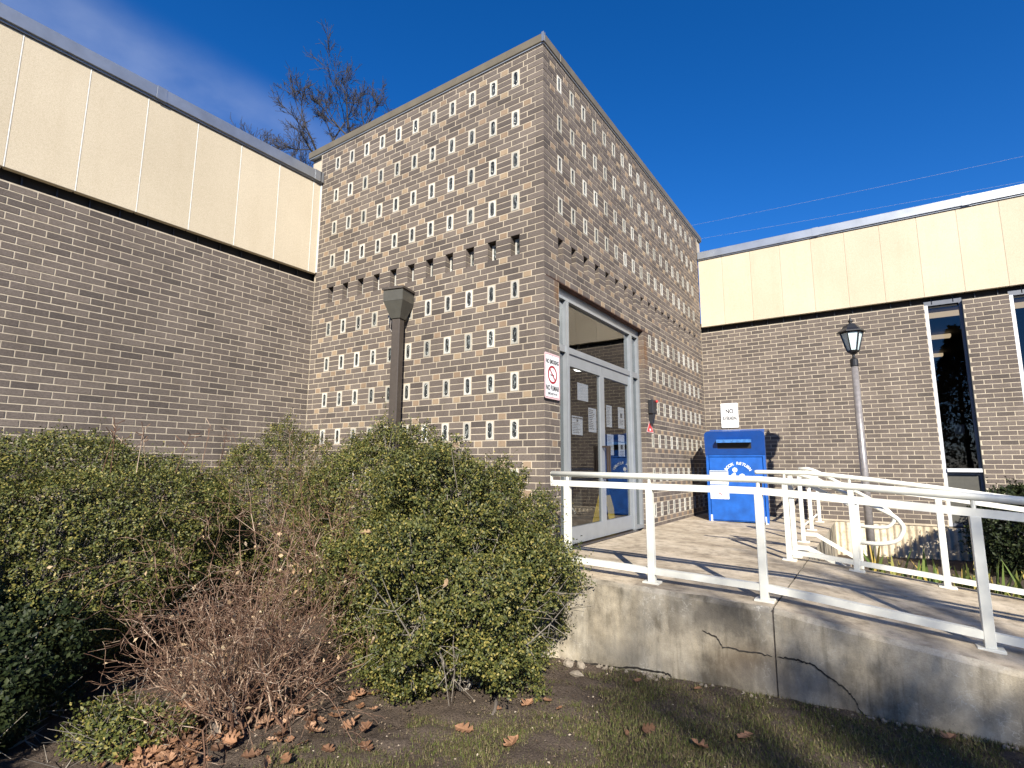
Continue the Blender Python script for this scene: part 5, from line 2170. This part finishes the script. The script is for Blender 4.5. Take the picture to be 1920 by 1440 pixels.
conifer('tall dark conifer across the street, reflected in the windows', 3.2, -30, 15, 3.6, 3)
conifer('smaller dark conifer across the street, reflected in the windows', 8.2, -34, 12, 3.2, 4)
conifer('broad dark conifer across the street, right of the others', 15.5, -30, 11, 3.5, 6)

# ---- power lines
for (a, b, lab) in (((-9.0, 22, 11.25), (16.0, 22, 10.0), 'lower thin power line crossing the sky above the right roof'),
                    ((-9.0, 22, 11.95), (16.0, 22, 11.15), 'upper thin power line crossing the sky above the right roof')):
    mb = MB()
    A, B = Vector(a), Vector(b)
    pts = []
    for k in range(15):
        u = k / 14
        q = A.lerp(B, u)
        q.z -= .12 * 4 * u * (1 - u) - .06
        pts.append(q)
    mb.tube(pts, .0036, 5)
    tag(mb.build('power_line', M['wire']), lab, 'cable', 'power lines in the sky')

# ================================================================== GROUND DETAIL
def grass_patch():
    rs = np.random.RandomState(77)
    n = 260000
    x = rs.uniform(-.3, 4.6, n)
    y = rs.uniform(-3.2, -.52, n)
    q = np.stack([x, y], -1)
    edge = .95 - .55 * np.clip(-(y + .9), 0, 3) + .22 * nz(q, 2.2, 91, 2)
    d = nz(q, 2.6, 92, 2) * .55 + np.clip((x - edge) * 1.4, -1.4, 1.1)
    near_wall = y > front_y(2) - .06
    keep = rs.rand(n) < np.clip(.20 + d * .75 + .25 * nz(q, 9.0, 95), 0, .95)
    keep &= y < np.where(x < 2, -.552, -.552 - .065 * (x - 2))
    # small tufts on the bare soil
    for cx_, cy_, r_ in ((.30, -2.55, .16), (.12, -2.36, .10), (.62, -2.10, .09), (.88, -2.15, .07), (-.35, -2.60, .10), (.35, -1.95, .12)):
        dd = np.hypot(x - cx_, y - cy_)
        keep |= (dd < r_) & (rs.rand(n) < .8)
    x, y = x[keep], y[keep]
    n = len(x)
    z = ground_z(x, y) + .002
    p = np.stack([x, y, z], -1)
    az = rs.uniform(0, 6.28, n)
    lean = np.abs(rs.normal(0, 1.5, n))
    L = rs.uniform(.010, .030, n)
    d = unit(np.stack([np.cos(az) * lean, np.sin(az) * lean, np.ones(n)], -1))
    side = np.stack([-np.sin(az), np.cos(az), np.zeros(n)], -1)
    w = rs.uniform(.0012, .0026, n)[:, None]
    V = np.stack([p - side * w, p + side * w, p + d * L[:, None]], 1)
    F = np.arange(3 * n).reshape(-1, 3)
    o = link('grass', np_mesh('grass', V.reshape(-1, 3), F, M['grass']))
    tag(o, 'short patchy winter grass and moss in front of the ramp wall', 'grass', None, 'stuff')


grass_patch()

rs = np.random.RandomState(78)
n = 17000
x = rs.uniform(-1.6, 4.2, n); y = rs.uniform(-3.3, -.58, n)
p = np.stack([x, y, ground_z(x, y) + .004 + .012 * nz(np.stack([x, y], -1), 3.0, 1, 2)], -1)
L = rs.uniform(.005, .020, n)
me = leaf_mesh('soil_crumbs', p, unit(rs.normal(size=(n, 3)) * np.array([1, 1, .25])), unit(rs.normal(size=(n, 3)) * .4 + np.array([0, 0, 1.0])), L, L * rs.uniform(.3, .8, n), M['debris'])
tag(link('soil_crumbs', me), 'mulch crumbs and tiny leaf bits scattered over the soil', 'debris', None, 'stuff')


def oak_outline(n_lobes, rs, L):
    """blade outline with rounded lobes that slant forward"""
    def one(sign):
        pts = []
        for k in range(n_lobes):
            u0 = .10 + .80 * k / n_lobes
            du = .80 / n_lobes
            env = (.13 + .20 * math.sin(math.pi * (u0 + du * .5) ** .8)) * L * rs.uniform(.8, 1.2)
            pts += [(u0 * L, sign * env * .40), ((u0 + du * .45) * L, sign * env * .92), ((u0 + du * .80) * L, sign * env), ((u0 + du * .95) * L, sign * env * .75)]
        return pts
    return [(0, .010 * L)] + one(1) + [(L * .97, .03 * L), (L * 1.02, 0), (L * .97, -.03 * L)] + one(-1)[::-1] + [(0, -.010 * L)]


def oak_leaf_geo(rs, L, curl):
    o = oak_outline(3, rs, L)
    vs, fs = [], []
    mid = len(o) // 2
    vs = [(a - L / 2, b, curl * ((b / L) ** 2 * 2.2 + ((a / L) - .5) ** 2 * .9) * L + rs.uniform(-.03, .03) * L) for a, b in o]
    spine = [(a / 8 * L - L / 2, 0, -.02 * L + curl * ((a / 8 - .5) ** 2) * L * .7) for a in range(9)]
    k = len(vs)
    vs += spine
    m = len(o)
    # fan each outline edge to the nearest spine point
    def near(i):
        return k + min(range(9), key=lambda q: abs(spine[q][0] - vs[i][0]))
    for i in range(m):
        j2 = (i + 1) % m
        a, b = near(i), near(j2)
        if a == b:
            fs.append((i, j2, a))
        else:
            fs.append((i, j2, b, a))
    return vs, fs


LEAVES = [((.725, -1.463), .105, 'curled orange oak leaf on bare soil, right of the big shrub foot', .9),
          ((.592, -1.91), .120, 'flat lobed oak leaf on bare soil below the big shrub', .35),
          ((.274, -2.339), .115, 'brown oak leaf on soil near the bottom edge, left of centre', .5),
          ((.922, -1.919), .120, 'crumpled brown oak leaf at the edge of the grass, bottom centre', .9),
          ((.923, -1.409), .060, 'small brown leaf at the start of the grass', .6),
          ((.802, -1.342), .060, 'small dark leaf on soil behind the curled orange leaf', .6),
          ((.115, -2.449), .090, 'brown oak leaf half out of view beside a grass tuft', .5),
          ((1.466, -1.399), .085, 'upright orange leaf standing in the middle of the grass', 1.1),
          ((1.387, -1.502), .050, 'tiny tan leaf left of the upright orange leaf', .5),
          ((1.932, -1.22), .110, 'long flat tan leaf lying on the grass before the crack', .25),
          ((1.168, -.761), .070, 'tan leaf on the grass close under the ramp wall', .4),
          ((1.761, -1.445), .100, 'dark brown leaf in the grass at the bottom edge', .7),
          ((2.822, -.74), .095, 'brown oak leaf in the grass at the lower right', .8),
          ((.60, -1.60), .055, 'small reddish leaf under the right side of the big shrub', .7),
          ((1.55, -.70), .060, 'pinkish brown leaf at the wall foot below the crack', .4)]
for i, ((x, y), L, lab, curl) in enumerate(LEAVES):
    rs = random.Random(300 + i)
    vs, fs = oak_leaf_geo(rs, L, curl)
    m = Matrix.Translation((x, y, float(ground_z(x, y)) + .022)) @ Matrix.Rotation(rs.uniform(0, 6.28), 4, 'Z') @ Matrix.Rotation(rs.uniform(-.35, .35) + (.8 if 'upright' in lab else 0), 4, 'X')
    mb = MB()
    mb.add([m @ Vector(v) for v in vs], fs)
    tag(mb.build('fallen_leaf', M['dry']), lab, 'leaf', 'fallen oak leaves')

# heap of leaves at the bottom left, nobody could count it
mb = MB()
rs = random.Random(99)
for i in range(300):
    a = rs.gauss(0, 1); b = rs.gauss(0, 1)
    if i % 3:
        x, y = -.66 + .24 * a, -2.93 + .10 * b + .25 * (-.24 * a)
    elif i % 2:
        x, y = -.72 + .26 * a, -2.62 + .16 * b
    else:
        x, y = -.35 + .28 * a, -2.35 + .22 * b
    L = rs.uniform(.045, .105)
    vs, fs = oak_leaf_geo(rs, L, rs.uniform(.2, 1.2))
    m = Matrix.Translation((x, y, float(ground_z(x, y)) + rs.uniform(.012, .05))) @ Matrix.Rotation(rs.uniform(0, 6.28), 4, 'Z') @ Matrix.Rotation(rs.gauss(0, .45), 4, 'X')
    mb.add([m @ Vector(v) for v in vs], fs)
tag(mb.build('leaf_litter', M['dry']), 'drift of dry brown oak leaves under the twiggy shrub', 'leaves', None, 'stuff')

# leaves caught on the big shrub
for i, (p, L, lab) in enumerate([((.54, -2.02, -1.02), .085, 'pale dry leaf caught on the front of the largest shrub'),
                                 ((-.10, -2.08, -.78), .070, 'reddish dry leaf caught in the upper left of the largest shrub'),
                                 ((-1.75, -2.45, -1.20), .080, 'tan dry leaf hanging in the shaded hedge by the twigs'),
                                 ((-1.52, -2.75, -1.35), .075, 'second tan leaf hanging lower in the hedge by the twigs')]):
    rs = random.Random(400 + i)
    vs, fs = oak_leaf_geo(rs, L, .6)
    m = Matrix.Translation(p) @ Matrix.Rotation(rs.uniform(0, 6.28), 4, 'Z') @ Matrix.Rotation(1.1, 4, 'X')
    mb = MB()
    mb.add([m @ Vector(v) for v in vs], fs)
    tag(mb.build('caught_leaf', M['dry_pale']), lab, 'leaf', 'dry leaves caught in the shrubs')

# rubble at the wall foot
def rock(name, c, s, seed, lab=None, mb=None):
    rs = np.random.RandomState(seed)
    own = mb is None
    if own:
        mb = MB()
    nlat, nlon = 5, 8
    vs = []
    for a in range(nlat + 1):
        th = math.pi * a / nlat
        for b in range(nlon):
            ph = 2 * math.pi * b / nlon
            r = 1 + rs.normal(0, .14)
            vs.append((c[0] + s[0] * r * math.sin(th) * math.cos(ph), c[1] + s[1] * r * math.sin(th) * math.sin(ph), c[2] + s[2] * r * math.cos(th)))
    fs = []
    for a in range(nlat):
        for b in range(nlon):
            b2 = (b + 1) % nlon
            fs.append((a * nlon + b, a * nlon + b2, (a + 1) * nlon + b2, (a + 1) * nlon + b))
    mb.add(vs, fs)
    if own:
        tag(mb.build(name, M['stone']), lab, 'stone', 'pale rubble at the wall foot')


rock('rubble_stone', (.740, -.83, -1.815), (.055, .035, .016), 1, 'long pale rubble stone lying nearest to the soil')
rock('rubble_stone', (.600, -.69, -1.815), (.045, .040, .030), 2, 'rounded pale rubble stone tucked under the shrub')
rock('rubble_stone', (.690, -.66, -1.82), (.040, .030, .028), 3, 'pale rubble lump against the broken wall foot')
mb = MB()
rs_ = np.random.RandomState(8)
for i in range(34):
    x = rs_.uniform(.48, 1.35)
    rock('x', (x, -.575 - abs(rs_.normal(0, .02)), float(ground_z(x, 0)) + rs_.uniform(-.012, .010)), rs_.uniform(.006, .020, 3), 100 + i, None, mb)
for i in range(40):
    x = rs_.uniform(1.5, 3.6)
    rock('x', (x, front_y(x) - .02 - abs(rs_.normal(0, .03)), float(ground_z(x, 0)) + .004), rs_.uniform(.005, .016, 3), 200 + i, None, mb)
tag(mb.build('wall_foot_crumbs', M['stone']), 'crumbled concrete along the foot of the ramp wall', 'rubble', None, 'stuff')

# exposed root below the big shrub
mb = MB()
mb.tube([(.50, -1.50, -1.80), (.56, -1.56, -1.80), (.60, -1.63, -1.815), (.61, -1.72, -1.86)], .013, 8, r_end=.009)
tag(mb.build('root', M['wood_dark'], None, True), 'bare grey root arching from under the largest shrub', 'root')

# red striped wrapper
t = thing('wrapper', 'crumpled red and white striped wrapper lying on the grass at the bottom edge', 'wrapper', (2.25, -1.08, -1.77))
mbr, mbw = MB(), MB()
nu, nv = 22, 4
def wp(u, v):
    a = (u - .5) * .24
    b = (v - .5) * .16
    h = .045 * math.sin(math.pi * (u * .9 + .1)) * (.6 + .4 * v) + .010 * math.sin(u * 9 + v * 4)
    ca, sa = math.cos(-.35), math.sin(-.35)
    return Vector((2.30 + a * ca - b * sa, -1.53 + a * sa + b * ca, -1.785 + h * .8 + .02 * v))
for i in range(nu):
    for k in range(nv):
        m_ = mbw if (i in (3, 6, 9, 12, 14, 17) and k < 3) or k == 3 and False else mbr
        u0, u1, v0, v1 = i / nu, (i + 1) / nu, k / nv * .96, (k + 1) / nv * .96
        m_.add([wp(u0, v0), wp(u1, v0), wp(u1, v1), wp(u0, v1)], [(0, 1, 2, 3)])
mbw.tube([wp(k / 20, .985) for k in range(21)], .0035, 5)
mbr.build('sheet', M['red'], t)
mbw.build('stripe', M['white'], t)
